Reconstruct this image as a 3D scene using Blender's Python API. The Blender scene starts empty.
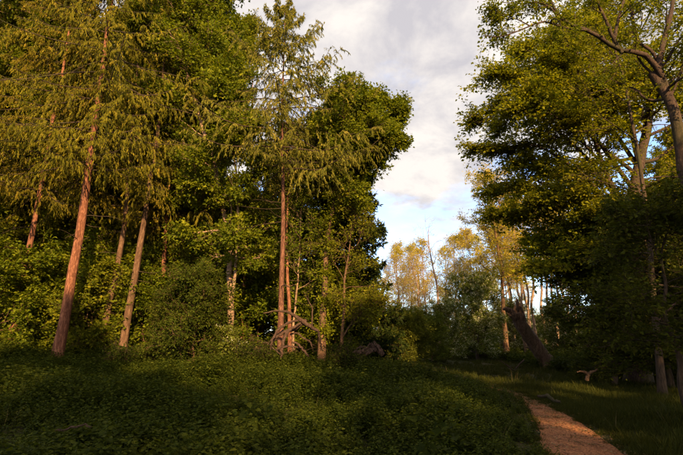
import bpy, math, random
import numpy as np
from mathutils import Vector

# ------------------------------------------------------------------ camera, sky, sun, exposure
SC = bpy.context.scene
COL = SC.collection
R = math.radians
CAM_Z, PITCH, FPX = 1.7, R(14.0), 455.33          # 24 mm lens on a 36 mm frame, photo 683 px wide
cam = bpy.data.objects.new('camera', bpy.data.cameras.new('camera'))
COL.objects.link(cam)
cam.location = (0, 0, CAM_Z)
cam.rotation_euler = (R(90) + PITCH, 0, 0)
cam.data.lens = 24.0
cam.data.sensor_width = 36.0
cam.data.clip_end = 3000
SC.camera = cam

SUN_EL, SUN_AZ = R(24), R(16)                      # azimuth measured to the right of straight behind the camera
sun_from = Vector((math.sin(SUN_AZ) * math.cos(SUN_EL), -math.cos(SUN_AZ) * math.cos(SUN_EL), math.sin(SUN_EL)))
sl = bpy.data.lights.new('sun', 'SUN')
sl.energy = 5.0
sl.angle = R(0.6)
sl.color = (1.0, 0.69, 0.33)
sun = bpy.data.objects.new('sun', sl)
COL.objects.link(sun)
sun.rotation_euler = (-sun_from).to_track_quat('-Z', 'Y').to_euler()
sun.location = sun_from * 60
SC.view_settings.view_transform = 'Standard'
SC.view_settings.look = 'None'
SC.view_settings.exposure = 1.60
SC.view_settings.gamma = 1.0
SC.cycles.max_bounces = 6
SC.cycles.diffuse_bounces = 3
SC.cycles.transmission_bounces = 3
SC.cycles.glossy_bounces = 2
SC.cycles.transparent_max_bounces = 4

W = bpy.data.worlds.new('World')
SC.world = W
W.use_nodes = True
wn, wl = W.node_tree.nodes, W.node_tree.links
wn.clear()
def N(nodes, t, **kw):
    n = nodes.new(t)
    for k, v in kw.items():
        if k in n.bl_rna.properties.keys():
            setattr(n, k, v)
        else:
            n.inputs[k].default_value = v
    return n
w_out = N(wn, 'ShaderNodeOutputWorld')
w_bg = N(wn, 'ShaderNodeBackground', Strength=0.094)
w_sky = N(wn, 'ShaderNodeTexSky', sky_type='NISHITA', sun_disc=False)
w_sky.sun_elevation = SUN_EL
w_sky.sun_rotation = math.atan2(sun_from.x, sun_from.y)
w_sky.dust_density = 1.5
w_tc = N(wn, 'ShaderNodeTexCoord')
w_sep = N(wn, 'ShaderNodeSeparateXYZ')
wl.new(w_tc.outputs['Generated'], w_sep.inputs[0])
w_z = N(wn, 'ShaderNodeMath', operation='MAXIMUM'); w_z.inputs[1].default_value = 0.0
wl.new(w_sep.outputs['Z'], w_z.inputs[0])
w_z2 = N(wn, 'ShaderNodeMath', operation='ADD'); w_z2.inputs[1].default_value = 0.22
wl.new(w_z.outputs[0], w_z2.inputs[0])
w_dx = N(wn, 'ShaderNodeMath', operation='DIVIDE'); wl.new(w_sep.outputs['X'], w_dx.inputs[0]); wl.new(w_z2.outputs[0], w_dx.inputs[1])
w_dy = N(wn, 'ShaderNodeMath', operation='DIVIDE'); wl.new(w_sep.outputs['Y'], w_dy.inputs[0]); wl.new(w_z2.outputs[0], w_dy.inputs[1])
w_cb = N(wn, 'ShaderNodeCombineXYZ'); wl.new(w_dx.outputs[0], w_cb.inputs[0]); wl.new(w_dy.outputs[0], w_cb.inputs[1])
w_cb.inputs[2].default_value = 7.9
w_n1 = N(wn, 'ShaderNodeTexNoise', Scale=1.7, Detail=8.0, Roughness=0.56, Distortion=0.2)
wl.new(w_cb.outputs[0], w_n1.inputs['Vector'])
w_r1 = N(wn, 'ShaderNodeMapRange'); w_r1.interpolation_type = 'SMOOTHSTEP'
w_r1.inputs['From Min'].default_value = 0.37; w_r1.inputs['From Max'].default_value = 0.54
w_lo = N(wn, 'ShaderNodeMath', operation='MULTIPLY_ADD'); w_lo.inputs[1].default_value = 1.0; w_lo.inputs[2].default_value = -0.36
w_sm = N(wn, 'ShaderNodeMath', operation='ADD')
wl.new(w_z.outputs[0], w_lo.inputs[0]); wl.new(w_n1.outputs['Fac'], w_sm.inputs[0]); wl.new(w_lo.outputs[0], w_sm.inputs[1])
wl.new(w_sm.outputs[0], w_r1.inputs['Value'])
w_n2 = N(wn, 'ShaderNodeTexNoise', Scale=3.4, Detail=8.0, Roughness=0.6, Distortion=0.3)
wl.new(w_cb.outputs[0], w_n2.inputs['Vector'])
w_cr = N(wn, 'ShaderNodeValToRGB')
w_cr.color_ramp.elements[0].position = 0.36; w_cr.color_ramp.elements[0].color = (2.35, 2.25, 2.38, 1)
w_cr.color_ramp.elements[1].position = 0.58; w_cr.color_ramp.elements[1].color = (3.7, 3.45, 3.22, 1)
wl.new(w_n2.outputs['Fac'], w_cr.inputs['Fac'])
w_tint = N(wn, 'ShaderNodeMixRGB', blend_type='MULTIPLY', Fac=1.0)
w_tint.inputs['Color2'].default_value = (1.25, 1.35, 1.6, 1)
wl.new(w_sky.outputs[0], w_tint.inputs['Color1'])
w_mx = N(wn, 'ShaderNodeMixRGB')
wl.new(w_r1.outputs[0], w_mx.inputs['Fac']); wl.new(w_tint.outputs[0], w_mx.inputs['Color1']); wl.new(w_cr.outputs['Color'], w_mx.inputs['Color2'])
wl.new(w_mx.outputs[0], w_bg.inputs['Color']); wl.new(w_bg.outputs[0], w_out.inputs[0])

# ------------------------------------------------------------------ places
def smooth(a, b, x):
    t = np.clip((np.asarray(x, float) - a) / (b - a), 0, 1)
    return t * t * (3 - 2 * t)
def ground(x, y):
    x = np.asarray(x, float); y = np.asarray(y, float)
    left = 1 - smooth(-2, 6, x - 0.10 * (y - 10))
    z = 0.45 * smooth(5, 22, y) * left
    z = z + 0.55 * smooth(9, 18, -x) * smooth(7, 18, y)
    z = z + 0.75 * smooth(24, 60, y)
    z = z + 2.0 * smooth(90, 400, np.hypot(x, y))
    return z + 0.05 * np.sin(x * 0.9 + 0.6) * np.cos(y * 0.7) + 0.03 * np.sin(x * 2.1 - y * 1.3)
def G(x, y):
    return float(ground(x, y))
def ray(u, v):
    xc, yc = (u - 341.5) / FPX, (227.5 - v) / FPX
    return xc, math.cos(PITCH) - yc * math.sin(PITCH), math.sin(PITCH) + yc * math.cos(PITCH)
def at(u, v, Y):
    a, b, c = ray(u, v)
    return np.array((a * Y / b, Y, CAM_Z + c * Y / b))
def bx(u, Y, v=352):
    return at(u, v, Y)[0]
def onground(u, v):
    a, b, c = ray(u, v)
    s = 5.0
    for _ in range(40):
        x, y = a * s, b * s
        s = (CAM_Z - G(x, y)) / max(-c, 1e-3)
    return np.array((a * s, b * s))

# ------------------------------------------------------------------ materials
def new_mat(name):
    m = bpy.data.materials.new(name)
    m.use_nodes = True
    m.node_tree.nodes.clear()
    return m, m.node_tree.nodes, m.node_tree.links
def ramp(n, stops):
    r = N(n, 'ShaderNodeValToRGB')
    e = r.color_ramp.elements
    while len(e) < len(stops):
        e.new(0.5)
    for i, (p, c) in enumerate(stops):
        e[i].position = p
        e[i].color = (*c, 1)
    return r
def leaf_mat(name, c0, c1, c2, trans=0.35, rough=0.7, spec=0.07, objvar=0.03):
    m, n, l = new_mat(name)
    at_ = N(n, 'ShaderNodeAttribute', attribute_name='tint')
    rp = ramp(n, [(0.0, c0), (0.5, c1), (1.0, c2)])
    l.new(at_.outputs['Fac'], rp.inputs['Fac'])
    oi = N(n, 'ShaderNodeObjectInfo')
    mr = N(n, 'ShaderNodeMapRange'); mr.inputs['To Min'].default_value = 0.5 - objvar; mr.inputs['To Max'].default_value = 0.5 + objvar
    l.new(oi.outputs['Random'], mr.inputs['Value'])
    hs = N(n, 'ShaderNodeHueSaturation')
    l.new(mr.outputs[0], hs.inputs['Hue']); l.new(rp.outputs[0], hs.inputs['Color'])
    bs = N(n, 'ShaderNodeBsdfPrincipled', Roughness=rough)
    bs.inputs['Specular IOR Level'].default_value = spec
    l.new(hs.outputs[0], bs.inputs['Base Color'])
    tr = N(n, 'ShaderNodeBsdfTranslucent')
    g = N(n, 'ShaderNodeMixRGB', blend_type='MULTIPLY', Fac=1.0); g.inputs['Color2'].default_value = (1.6, 1.6, 0.35, 1)
    l.new(hs.outputs[0], g.inputs['Color1']); l.new(g.outputs[0], tr.inputs['Color'])
    mx = N(n, 'ShaderNodeMixShader', Fac=trans)
    l.new(bs.outputs[0], mx.inputs[1]); l.new(tr.outputs[0], mx.inputs[2])
    o = N(n, 'ShaderNodeOutputMaterial'); l.new(mx.outputs[0], o.inputs[0])
    return m
def bark_mat(name, dark, mid, light, scale=6.0, stretch=0.18, bump=0.6, moss=0.0):
    m, n, l = new_mat(name)
    tc = N(n, 'ShaderNodeTexCoord')
    mp = N(n, 'ShaderNodeMapping'); mp.inputs['Scale'].default_value = (1, 1, stretch)
    l.new(tc.outputs['Object'], mp.inputs[0])
    v = N(n, 'ShaderNodeTexVoronoi', Scale=scale * 2.2, feature='DISTANCE_TO_EDGE')
    a = N(n, 'ShaderNodeTexNoise', Scale=scale, Detail=8.0, Roughness=0.65)
    w = N(n, 'ShaderNodeMixRGB', Fac=0.25)
    l.new(mp.outputs[0], a.inputs['Vector']); l.new(mp.outputs[0], w.inputs['Color1']); l.new(a.outputs['Color'], w.inputs['Color2'])
    l.new(w.outputs[0], v.inputs['Vector'])
    c = N(n, 'ShaderNodeTexNoise', Scale=1.1, Detail=4.0)
    l.new(tc.outputs['Object'], c.inputs['Vector'])
    mr = N(n, 'ShaderNodeMapRange'); mr.inputs['From Max'].default_value = 0.22
    l.new(v.outputs['Distance'], mr.inputs['Value'])
    ad = N(n, 'ShaderNodeMath', operation='MULTIPLY_ADD'); ad.inputs[1].default_value = 0.28
    l.new(mr.outputs[0], ad.inputs[0]); 
    sb = N(n, 'ShaderNodeMath', operation='MULTIPLY'); sb.inputs[1].default_value = 1.0
    l.new(a.outputs['Fac'], sb.inputs[0]); l.new(sb.outputs[0], ad.inputs[2])
    rp = ramp(n, [(0.25, dark), (0.6, mid), (0.9, light)])
    l.new(ad.outputs[0], rp.inputs['Fac'])
    mm = N(n, 'ShaderNodeMixRGB'); mm.inputs['Color2'].default_value = (0.032, 0.036, 0.010, 1)
    mk = N(n, 'ShaderNodeMapRange'); mk.inputs['From Min'].default_value = 0.5; mk.inputs['From Max'].default_value = 0.65; mk.inputs['To Max'].default_value = moss
    l.new(c.outputs['Fac'], mk.inputs['Value']); l.new(mk.outputs[0], mm.inputs['Fac']); l.new(rp.outputs[0], mm.inputs['Color1'])
    bs = N(n, 'ShaderNodeBsdfPrincipled', Roughness=0.9); bs.inputs['Specular IOR Level'].default_value = 0.15
    l.new(mm.outputs[0], bs.inputs['Base Color'])
    bp = N(n, 'ShaderNodeBump', Strength=bump, Distance=0.03)
    l.new(ad.outputs[0], bp.inputs['Height']); l.new(bp.outputs[0], bs.inputs['Normal'])
    o = N(n, 'ShaderNodeOutputMaterial'); l.new(bs.outputs[0], o.inputs[0])
    return m
M = {}
M['oak_leaf'] = leaf_mat('oak_leaf', (0.036, 0.050, 0.004), (0.108, 0.114, 0.006), (0.22, 0.190, 0.010), 0.40, objvar=0.015)
M['beech_leaf'] = leaf_mat('beech_leaf', (0.040, 0.052, 0.004), (0.150, 0.140, 0.007), (0.31, 0.25, 0.014), 0.45, objvar=0.01)
M['hazel_leaf'] = leaf_mat('hazel_leaf', (0.036, 0.052, 0.004), (0.106, 0.120, 0.006), (0.21, 0.20, 0.011), 0.40, objvar=0.015)
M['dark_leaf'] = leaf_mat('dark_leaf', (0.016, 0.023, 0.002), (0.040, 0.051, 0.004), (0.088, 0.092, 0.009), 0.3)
M['larch_needle'] = leaf_mat('larch_needle', (0.040, 0.042, 0.004), (0.125, 0.108, 0.007), (0.27, 0.19, 0.018), 0.35, objvar=0.01)
M['spruce_needle'] = leaf_mat('spruce_needle', (0.040, 0.046, 0.007), (0.118, 0.110, 0.012), (0.26, 0.20, 0.035), 0.3, objvar=0.0)
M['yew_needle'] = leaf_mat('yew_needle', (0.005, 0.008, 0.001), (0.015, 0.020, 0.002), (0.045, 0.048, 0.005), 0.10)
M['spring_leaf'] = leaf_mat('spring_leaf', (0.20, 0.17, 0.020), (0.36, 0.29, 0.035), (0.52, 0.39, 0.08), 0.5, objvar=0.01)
M['thorn_leaf'] = leaf_mat('thorn_leaf', (0.042, 0.055, 0.006), (0.090, 0.102, 0.012), (0.16, 0.165, 0.03), 0.3)
M['blossom'] = leaf_mat('blossom', (0.42, 0.38, 0.28), (0.56, 0.52, 0.40), (0.68, 0.64, 0.52), 0.3, objvar=0.0)
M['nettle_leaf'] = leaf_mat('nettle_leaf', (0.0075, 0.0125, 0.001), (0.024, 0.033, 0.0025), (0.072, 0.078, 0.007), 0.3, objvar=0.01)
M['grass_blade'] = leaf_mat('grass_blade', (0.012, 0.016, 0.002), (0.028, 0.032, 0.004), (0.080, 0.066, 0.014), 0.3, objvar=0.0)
M['dry_stalk'] = leaf_mat('dry_stalk', (0.08, 0.045, 0.02), (0.13, 0.075, 0.035), (0.20, 0.16, 0.09), 0.2, objvar=0.0)
M['pine_bark'] = bark_mat('pine_bark', (0.026, 0.009, 0.005), (0.130, 0.048, 0.026), (0.26, 0.11, 0.060), 7.0, 0.22, 1.0)
M['spruce_bark'] = bark_mat('spruce_bark', (0.022, 0.009, 0.006), (0.095, 0.040, 0.025), (0.19, 0.088, 0.055), 8.0, 0.25, 1.0)
M['brown_bark'] = bark_mat('brown_bark', (0.026, 0.013, 0.007), (0.080, 0.041, 0.023), (0.165, 0.092, 0.052), 8.0, 0.15, 0.7, 0.3)
M['grey_bark'] = bark_mat('grey_bark', (0.013, 0.008, 0.006), (0.036, 0.021, 0.015), (0.078, 0.048, 0.033), 9.0, 0.3, 0.5, 0.4)
M['dark_bark'] = bark_mat('dark_bark', (0.014, 0.009, 0.006), (0.040, 0.025, 0.016), (0.085, 0.054, 0.034), 8.0, 0.15, 0.7, 0.6)
M['pale_bark'] = bark_mat('pale_bark', (0.06, 0.034, 0.020), (0.18, 0.108, 0.066), (0.31, 0.20, 0.13), 6.0, 0.3, 0.4, 0.0)
M['dead_wood'] = bark_mat('dead_wood', (0.012, 0.006, 0.005), (0.042, 0.022, 0.015), (0.095, 0.055, 0.040), 12.0, 0.5, 0.5, 0.15)
M['split_wood'] = bark_mat('split_wood', (0.08, 0.032, 0.012), (0.27, 0.12, 0.05), (0.45, 0.23, 0.11), 12.0, 0.12, 0.6, 0.0)

def ground_mat():
    m, n, l = new_mat('woodland_soil')
    tc = N(n, 'ShaderNodeTexCoord')
    a = N(n, 'ShaderNodeTexNoise', Scale=0.35, Detail=6.0); l.new(tc.outputs['Object'], a.inputs['Vector'])
    b = N(n, 'ShaderNodeTexNoise', Scale=14.0, Detail=8.0, Roughness=0.7); l.new(tc.outputs['Object'], b.inputs['Vector'])
    r1 = ramp(n, [(0.3, (0.022, 0.018, 0.009)), (0.55, (0.055, 0.045, 0.020)), (0.8, (0.10, 0.075, 0.038))])
    l.new(b.outputs['Fac'], r1.inputs['Fac'])
    r2 = ramp(n, [(0.3, (0.014, 0.016, 0.004)), (0.55, (0.026, 0.028, 0.007)), (0.8, (0.045, 0.042, 0.012))])
    l.new(b.outputs['Fac'], r2.inputs['Fac'])
    mr = N(n, 'ShaderNodeMapRange'); mr.inputs['From Min'].default_value = 0.42; mr.inputs['From Max'].default_value = 0.6
    l.new(a.outputs['Fac'], mr.inputs['Value'])
    mx = N(n, 'ShaderNodeMixRGB'); l.new(mr.outputs[0], mx.inputs['Fac']); l.new(r1.outputs[0], mx.inputs['Color1']); l.new(r2.outputs[0], mx.inputs['Color2'])
    bs = N(n, 'ShaderNodeBsdfPrincipled', Roughness=0.95); bs.inputs['Specular IOR Level'].default_value = 0.1
    l.new(mx.outputs[0], bs.inputs['Base Color'])
    bp = N(n, 'ShaderNodeBump', Strength=0.8, Distance=0.05); l.new(b.outputs['Fac'], bp.inputs['Height']); l.new(bp.outputs[0], bs.inputs['Normal'])
    o = N(n, 'ShaderNodeOutputMaterial'); l.new(bs.outputs[0], o.inputs[0])
    return m
def path_mat():
    m, n, l = new_mat('trodden_gravel')
    tc = N(n, 'ShaderNodeTexCoord')
    a = N(n, 'ShaderNodeTexNoise', Scale=0.9, Detail=6.0); l.new(tc.outputs['Object'], a.inputs['Vector'])
    b = N(n, 'ShaderNodeTexVoronoi', Scale=38.0); l.new(tc.outputs['Object'], b.inputs['Vector'])
    c = N(n, 'ShaderNodeTexNoise', Scale=30.0, Detail=8.0, Roughness=0.75); l.new(tc.outputs['Object'], c.inputs['Vector'])
    r1 = ramp(n, [(0.3, (0.075, 0.026, 0.011)), (0.5, (0.23, 0.084, 0.030)), (0.75, (0.43, 0.195, 0.085))])
    mixf = N(n, 'ShaderNodeMixRGB', Fac=0.45); l.new(c.outputs['Fac'], mixf.inputs['Color1']); l.new(b.outputs['Color'], mixf.inputs['Color2'])
    l.new(mixf.outputs[0], r1.inputs['Fac'])
    mr = N(n, 'ShaderNodeMapRange'); mr.inputs['From Min'].default_value = 0.48; mr.inputs['From Max'].default_value = 0.72; mr.inputs['To Max'].default_value = 0.55
    l.new(a.outputs['Fac'], mr.inputs['Value'])
    mx = N(n, 'ShaderNodeMixRGB'); mx.inputs['Color2'].default_value = (0.075, 0.034, 0.016, 1)
    l.new(mr.outputs[0], mx.inputs['Fac']); l.new(r1.outputs[0], mx.inputs['Color1'])
    bs = N(n, 'ShaderNodeBsdfPrincipled', Roughness=0.9); bs.inputs['Specular IOR Level'].default_value = 0.2
    l.new(mx.outputs[0], bs.inputs['Base Color'])
    bp = N(n, 'ShaderNodeBump', Strength=0.7, Distance=0.02); l.new(mixf.outputs[0], bp.inputs['Height']); l.new(bp.outputs[0], bs.inputs['Normal'])
    o = N(n, 'ShaderNodeOutputMaterial'); l.new(bs.outputs[0], o.inputs[0])
    return m
M['soil'] = ground_mat()
M['gravel'] = path_mat()

# ------------------------------------------------------------------ mesh helpers
class Acc:
    """Collects quads and triangles (numpy) and links them as ONE mesh object."""
    def __init__(s):
        s.v, s.q, s.t, s.qt, s.tt, s.n = [], [], [], [], [], 0
    def add(s, verts, quads=None, tris=None, qt=None, tt=None):
        verts = np.asarray(verts, float).reshape(-1, 3)
        if quads is not None and len(quads):
            s.q.append(np.asarray(quads) + s.n)
            s.qt.append(np.full(len(quads), 0.5) if qt is None else qt)
        if tris is not None and len(tris):
            s.t.append(np.asarray(tris) + s.n)
            s.tt.append(np.full(len(tris), 0.5) if tt is None else tt)
        s.v.append(verts)
        s.n += len(verts)
    def mesh(s, name, mat, smooth_=False):
        v = np.concatenate(s.v) if s.v else np.zeros((0, 3))
        q = np.concatenate(s.q) if s.q else np.zeros((0, 4), int)
        t = np.concatenate(s.t) if s.t else np.zeros((0, 3), int)
        me = bpy.data.meshes.new(name)
        me.vertices.add(len(v)); me.vertices.foreach_set('co', v.astype(np.float32).ravel())
        me.loops.add(q.size + t.size)
        me.loops.foreach_set('vertex_index', np.concatenate([q.ravel(), t.ravel()]).astype(np.int32))
        me.polygons.add(len(q) + len(t))
        ls = np.concatenate([np.arange(len(q)) * 4, q.size + np.arange(len(t)) * 3]).astype(np.int32)
        me.polygons.foreach_set('loop_start', ls)
        me.polygons.foreach_set('use_smooth', np.full(len(q) + len(t), smooth_))
        me.update(calc_edges=True)
        a = me.attributes.new('tint', 'FLOAT', 'FACE')
        tint = np.concatenate([x for x in s.qt + s.tt]) if (s.qt or s.tt) else np.zeros(0)
        a.data.foreach_set('value', tint.astype(np.float32))
        me.materials.append(mat)
        return me
    def build(s, name, mat, parent=None, smooth_=False):
        o = bpy.data.objects.new(name, s.mesh(name, mat, smooth_))
        COL.objects.link(o)
        o.parent = parent
        return o
def tag(o, label=None, cat=None, group=None, kind=None):
    if label: o['label'] = label
    if cat: o['category'] = cat
    if group: o['group'] = group
    if kind: o['kind'] = kind
    return o
def thing(name, label, cat, loc, group=None, rz=0.0, s=1.0):
    o = bpy.data.objects.new(name, None)
    o.empty_display_size = 0.3
    COL.objects.link(o)
    o.location = loc; o.rotation_euler = (0, 0, rz); o.scale = (s, s, s)
    return tag(o, label, cat, group)
def dup(root, loc, rz, s, label, group=None, tilt=(0, 0)):
    r = root.copy(); COL.objects.link(r)
    r.location = loc; r.rotation_euler = (tilt[0], tilt[1], rz); r.scale = s if isinstance(s, tuple) else (s, s, s)
    r['label'] = label
    if group: r['group'] = group
    elif 'group' in r.keys(): del r['group']
    for ch in list(root.children):
        c = ch.copy(); COL.objects.link(c); c.parent = r
    return r
def recolour(root, part, mat):
    for c in root.children:
        if c.name.split('.')[0] == part:
            c.material_slots[0].link = 'OBJECT'; c.material_slots[0].material = M[mat]
    return root
def unit(a):
    return a / np.maximum(np.linalg.norm(a, axis=-1, keepdims=True), 1e-9)
def tubes(acc, pts, rad, S, cap=False, rough=None, rng=None):
    """pts (B,P,3), rad (B,P): a batch of tapering tubes with S sides."""
    pts = np.asarray(pts, float); rad = np.asarray(rad, float)
    if pts.ndim == 2: pts, rad = pts[None], rad[None]
    B, P, _ = pts.shape
    if B == 0: return
    t = unit(np.gradient(pts, axis=1))
    ref = np.where(np.abs(t[:, :1, 2:3]) > 0.8, np.array([1.0, 0.1, 0]), np.array([0.05, 0.1, 1.0]))
    a = unit(np.cross(t, np.broadcast_to(ref, t.shape))); b = np.cross(t, a)
    an = np.arange(S) * 2 * math.pi / S
    rr = rad[:, :, None] * np.ones(S)
    if rough is not None:
        rr = rr * (1 + rough * rng.normal(size=rr.shape))
    v = pts[:, :, None] + rr[..., None] * (a[:, :, None] * np.cos(an)[None, None, :, None] + b[:, :, None] * np.sin(an)[None, None, :, None])
    i = np.arange(P - 1)[:, None] * S; j = np.arange(S)[None]
    q = np.stack([i + j, i + (j + 1) % S, i + S + (j + 1) % S, i + S + j], -1).reshape(-1, 4)
    q = (q[None] + (np.arange(B) * P * S)[:, None, None]).reshape(-1, 4)
    acc.add(v.reshape(-1, 3), q)
    if cap:
        for e in (0, P - 1):
            c = pts[:, e]
            vv = np.concatenate([v[:, e], c[:, None]], 1)
            tr = np.stack([np.arange(S), (np.arange(S) + 1) % S, np.full(S, S)], -1)
            tr = (tr[None] + (np.arange(B) * (S + 1))[:, None, None]).reshape(-1, 3)
            acc.add(vv.reshape(-1, 3), None, tr)
def leaves(acc, c, d, nrm, L, Wd, tint, fold=0.18):
    """Rhombic leaves folded on the midrib."""
    d = unit(d); s = unit(np.cross(d, nrm)); n = np.cross(s, d)
    L = np.asarray(L)[:, None]; Wd = np.asarray(Wd)[:, None]
    v = np.stack([c, c + d * L * 0.42 + s * Wd / 2 + n * Wd * fold, c + d * L - n * L * 0.08, c + d * L * 0.42 - s * Wd / 2 + n * Wd * fold], 1)
    q = np.arange(len(c) * 4).reshape(-1, 4)
    acc.add(v.reshape(-1, 3), q, qt=np.clip(tint, 0, 1))
def grow(rng, start, d, L, P, wob, trop, tropv=(0, 0, 1)):
    """A batch of branches: (B,P,3) points."""
    B = len(start)
    seg = (L / (P - 1))[:, None]
    pts = np.empty((B, P, 3)); pts[:, 0] = start
    d = unit(d); drift = rng.normal(size=(B, 3)) * wob * 0.5
    tv = np.array(tropv, float)
    for i in range(1, P):
        tr = trop(i / (P - 1)) if callable(trop) else trop
        d = unit(d + rng.normal(size=(B, 3)) * wob + drift / (P - 1) + tv * tr / (P - 1))
        pts[:, i] = pts[:, i - 1] + d * seg
    return pts
def sample(pts, t):
    """pts (B,P,3), t (B,n) in 0..1 -> points and tangents (B,n,3)."""
    B, P, _ = pts.shape
    f = np.clip(t, 0, 0.9999) * (P - 1); i = f.astype(int); w = (f - i)[..., None]
    b = np.arange(B)[:, None]
    p0, p1 = pts[b, i], pts[b, i + 1]
    return p0 * (1 - w) + p1 * w, unit(p1 - p0)
def children(rng, pts, L, n, t0, t1, ang, flat, lenf, even=True):
    """n children on each branch: start, direction, length, t."""
    B = len(pts)
    t = (np.arange(n) + rng.random((B, n))) / n if even else rng.random((B, n))
    t = t0 + (t1 - t0) * t
    p, tan = sample(pts, t)
    r = rng.normal(size=(B, n, 3)); r[..., 2] *= (1 - flat)
    perp = unit(r - tan * np.sum(r * tan, -1, keepdims=True))
    th = ang + rng.normal(size=(B, n, 1)) * 0.18
    d = unit(np.cos(th) * tan + np.sin(th) * perp)
    ln = L[:, None] * lenf(t) * rng.uniform(0.7, 1.25, (B, n))
    return p.reshape(-1, 3), d.reshape(-1, 3), ln.reshape(-1), t.reshape(-1)
def resample(pl, n):
    pl = np.asarray(pl, float)
    d = np.r_[0, np.cumsum(np.linalg.norm(np.diff(pl, axis=0), axis=1))]
    # smooth (Catmull-like) by averaging a fine resample
    fine = np.stack([np.interp(np.linspace(0, d[-1], n * 6), d, pl[:, k]) for k in range(pl.shape[1])], 1)
    k = 5
    pad = np.concatenate([np.repeat(fine[:1], k, 0), fine, np.repeat(fine[-1:], k, 0)])
    sm = np.stack([np.convolve(pad[:, i], np.ones(2 * k + 1) / (2 * k + 1), 'valid') for i in range(pl.shape[1])], 1)
    sm[0], sm[-1] = pl[0], pl[-1]
    return sm[np.linspace(0, len(sm) - 1, n).astype(int)]

def crooked(tp, rng, amp):
    k = np.linspace(0, 1, len(tp)); w = np.minimum(1, k * 6)[:, None]
    for f in (2.3, 5.1, 9.7):
        a = rng.normal(0, amp / f ** 0.6, 2); ph = rng.random(2) * 6.28
        tp[:, :2] += w * a * np.sin(k[:, None] * f * 6.28 * 0.6 + ph)
    return tp
def broadleaf(name, label, cat, loc, seed, trunk, r0, h0, rad, leaf, bark, n1=34, n2=8, n3=6, nl=40,
              size=0.085, elev=(0.25, 1.1), flat=0.3, prof=None, extra=(), wob=0.13, up=0.5, group=None, top=0.12,
              tw=(0.5, 1.0), spread=0.95, azb=None, blossom=None, side=12, wl=1.0, rscale=1.0, l2=0.42, shape=0.72, subs=5, layer=1.0, ivy=0):
    """A broad-leaved tree. trunk = polyline in local metres; crown from height h0 upward with radius rad."""
    rng = np.random.default_rng(seed)
    root = thing(name, label, cat, loc, group)
    wood, crown = Acc(), Acc()
    tp = crooked(resample(trunk, 26), np.random.default_rng(seed + 900), min(0.14, 0.02 + r0 * 0.5))
    k = np.linspace(0, 1, 26)
    tr = r0 * ((1 - k) * (1 - top) + top) * (1 + 0.55 * np.exp(-k * 26 / 1.6))
    tubes(wood, tp, tr, side, rough=0.03, rng=rng)
    Ht = tp[-1, 2]
    z = tp[:, 2]
    hs = h0 + (Ht - h0) * (np.arange(n1) + rng.random(n1)) / n1
    tt = np.interp(hs, z, k)
    p, tan = sample(tp[None], tt[None]); p = p[0]
    x = (hs - h0) / (Ht - h0)
    prof = prof or (lambda q: np.sqrt(np.clip(1 - (1.0 * q) ** 2.2, 0.02, 1)) * (0.72 + 0.28 * np.sin(np.clip(q * 2.4, 0, 1.57))))
    el = elev[0] + (elev[1] - elev[0]) * x + rng.normal(size=n1) * 0.12
    az = np.arange(n1) * 2.39996 + rng.normal(size=n1) * 0.35
    if azb is not None:                                  # (direction, strength): more of the crown on one side
        az = az + azb[1] * np.sin(azb[0] - az)
    ln = rad * prof(x) * rng.uniform(0.72, 1.12, n1) / np.maximum(np.cos(el), 0.55)
    if azb is not None:
        ln = ln * (1 + 0.35 * azb[1] * np.cos(az - azb[0]))
    d = np.stack([np.cos(az) * np.cos(el), np.sin(az) * np.cos(el), np.sin(el)], 1)
    P1 = 12
    b1 = grow(rng, p, d, ln, P1, wob, up * 0.4)
    r1 = np.interp(tt, k, tr) * 0.42 * rscale
    r1 = np.minimum(r1, 0.018 * ln + 0.012)
    for (pl, ra, rb) in extra:
        e = resample(pl, P1)
        b1 = np.concatenate([b1, e[None]]); ln = np.r_[ln, np.sum(np.linalg.norm(np.diff(e, axis=0), axis=1))]
        r1 = np.r_[r1, ra]
    if extra:
        ex = b1[-len(extra):]; exl = ln[-len(extra):]
        nsub = subs
        sp_, sd_, sl_, st_ = children(rng, ex, exl, nsub, 0.25, 1.0, 0.85, flat, lambda t: 0.42 * (1.2 - t))
        sl_ = np.clip(sl_, 0.5, rad * 0.6)
        sb_ = grow(rng, sp_, sd_, sl_, P1, wob, up * 0.3)
        nb1, nex = len(b1) - len(extra), len(extra)
        b1 = np.concatenate([b1[:nb1], sb_, b1[nb1:]]); ln = np.r_[ln[:nb1], sl_, ln[nb1:]]
        r1 = np.r_[r1[:nb1], np.minimum(0.012 * sl_ + 0.008, 0.035), r1[nb1:]]
    kk = np.linspace(0, 1, P1)
    tap = np.tile(1 - 0.85 * kk, (len(b1), 1))
    for i, (pl, ra, rb) in enumerate(extra):
        tap[len(b1) - len(extra) + i] = 1 - (1 - rb / ra) * kk
    tubes(wood, b1, r1[:, None] * tap, 7)
    s2, d2, l2_, t2 = children(rng, b1, np.minimum(ln, rad * 1.4), n2, 0.22, 1.0, 0.85, flat, lambda t: l2 * (1.15 - 0.75 * t))
    d2[:, 2] *= layer
    b2 = grow(rng, s2, d2, l2_, 6, wob * 1.1, up * 0.35)
    r2 = np.clip(0.011 * l2_ + 0.006, 0.008, 0.035) * min(1, rad / 3 + 0.3)
    tubes(wood, b2, r2[:, None] * np.linspace(1, 0.3, 6), 3)
    s3, d3, l3, t3 = children(rng, b2, np.ones(len(b2)), n3, 0.15, 1.0, 0.8, flat, lambda t: tw[0] + (tw[1] - tw[0]) * (1 - t))
    d3[:, 2] *= layer
    b3 = grow(rng, s3, d3, l3, 3, wob * 1.2, up * 0.1 - 0.12)
    tubes(wood, b3, np.full(len(b3), 0.0055)[:, None] * np.linspace(1.2, 0.5, 3) * min(1.4, max(0.8, rad / 5)), 3)
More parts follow.
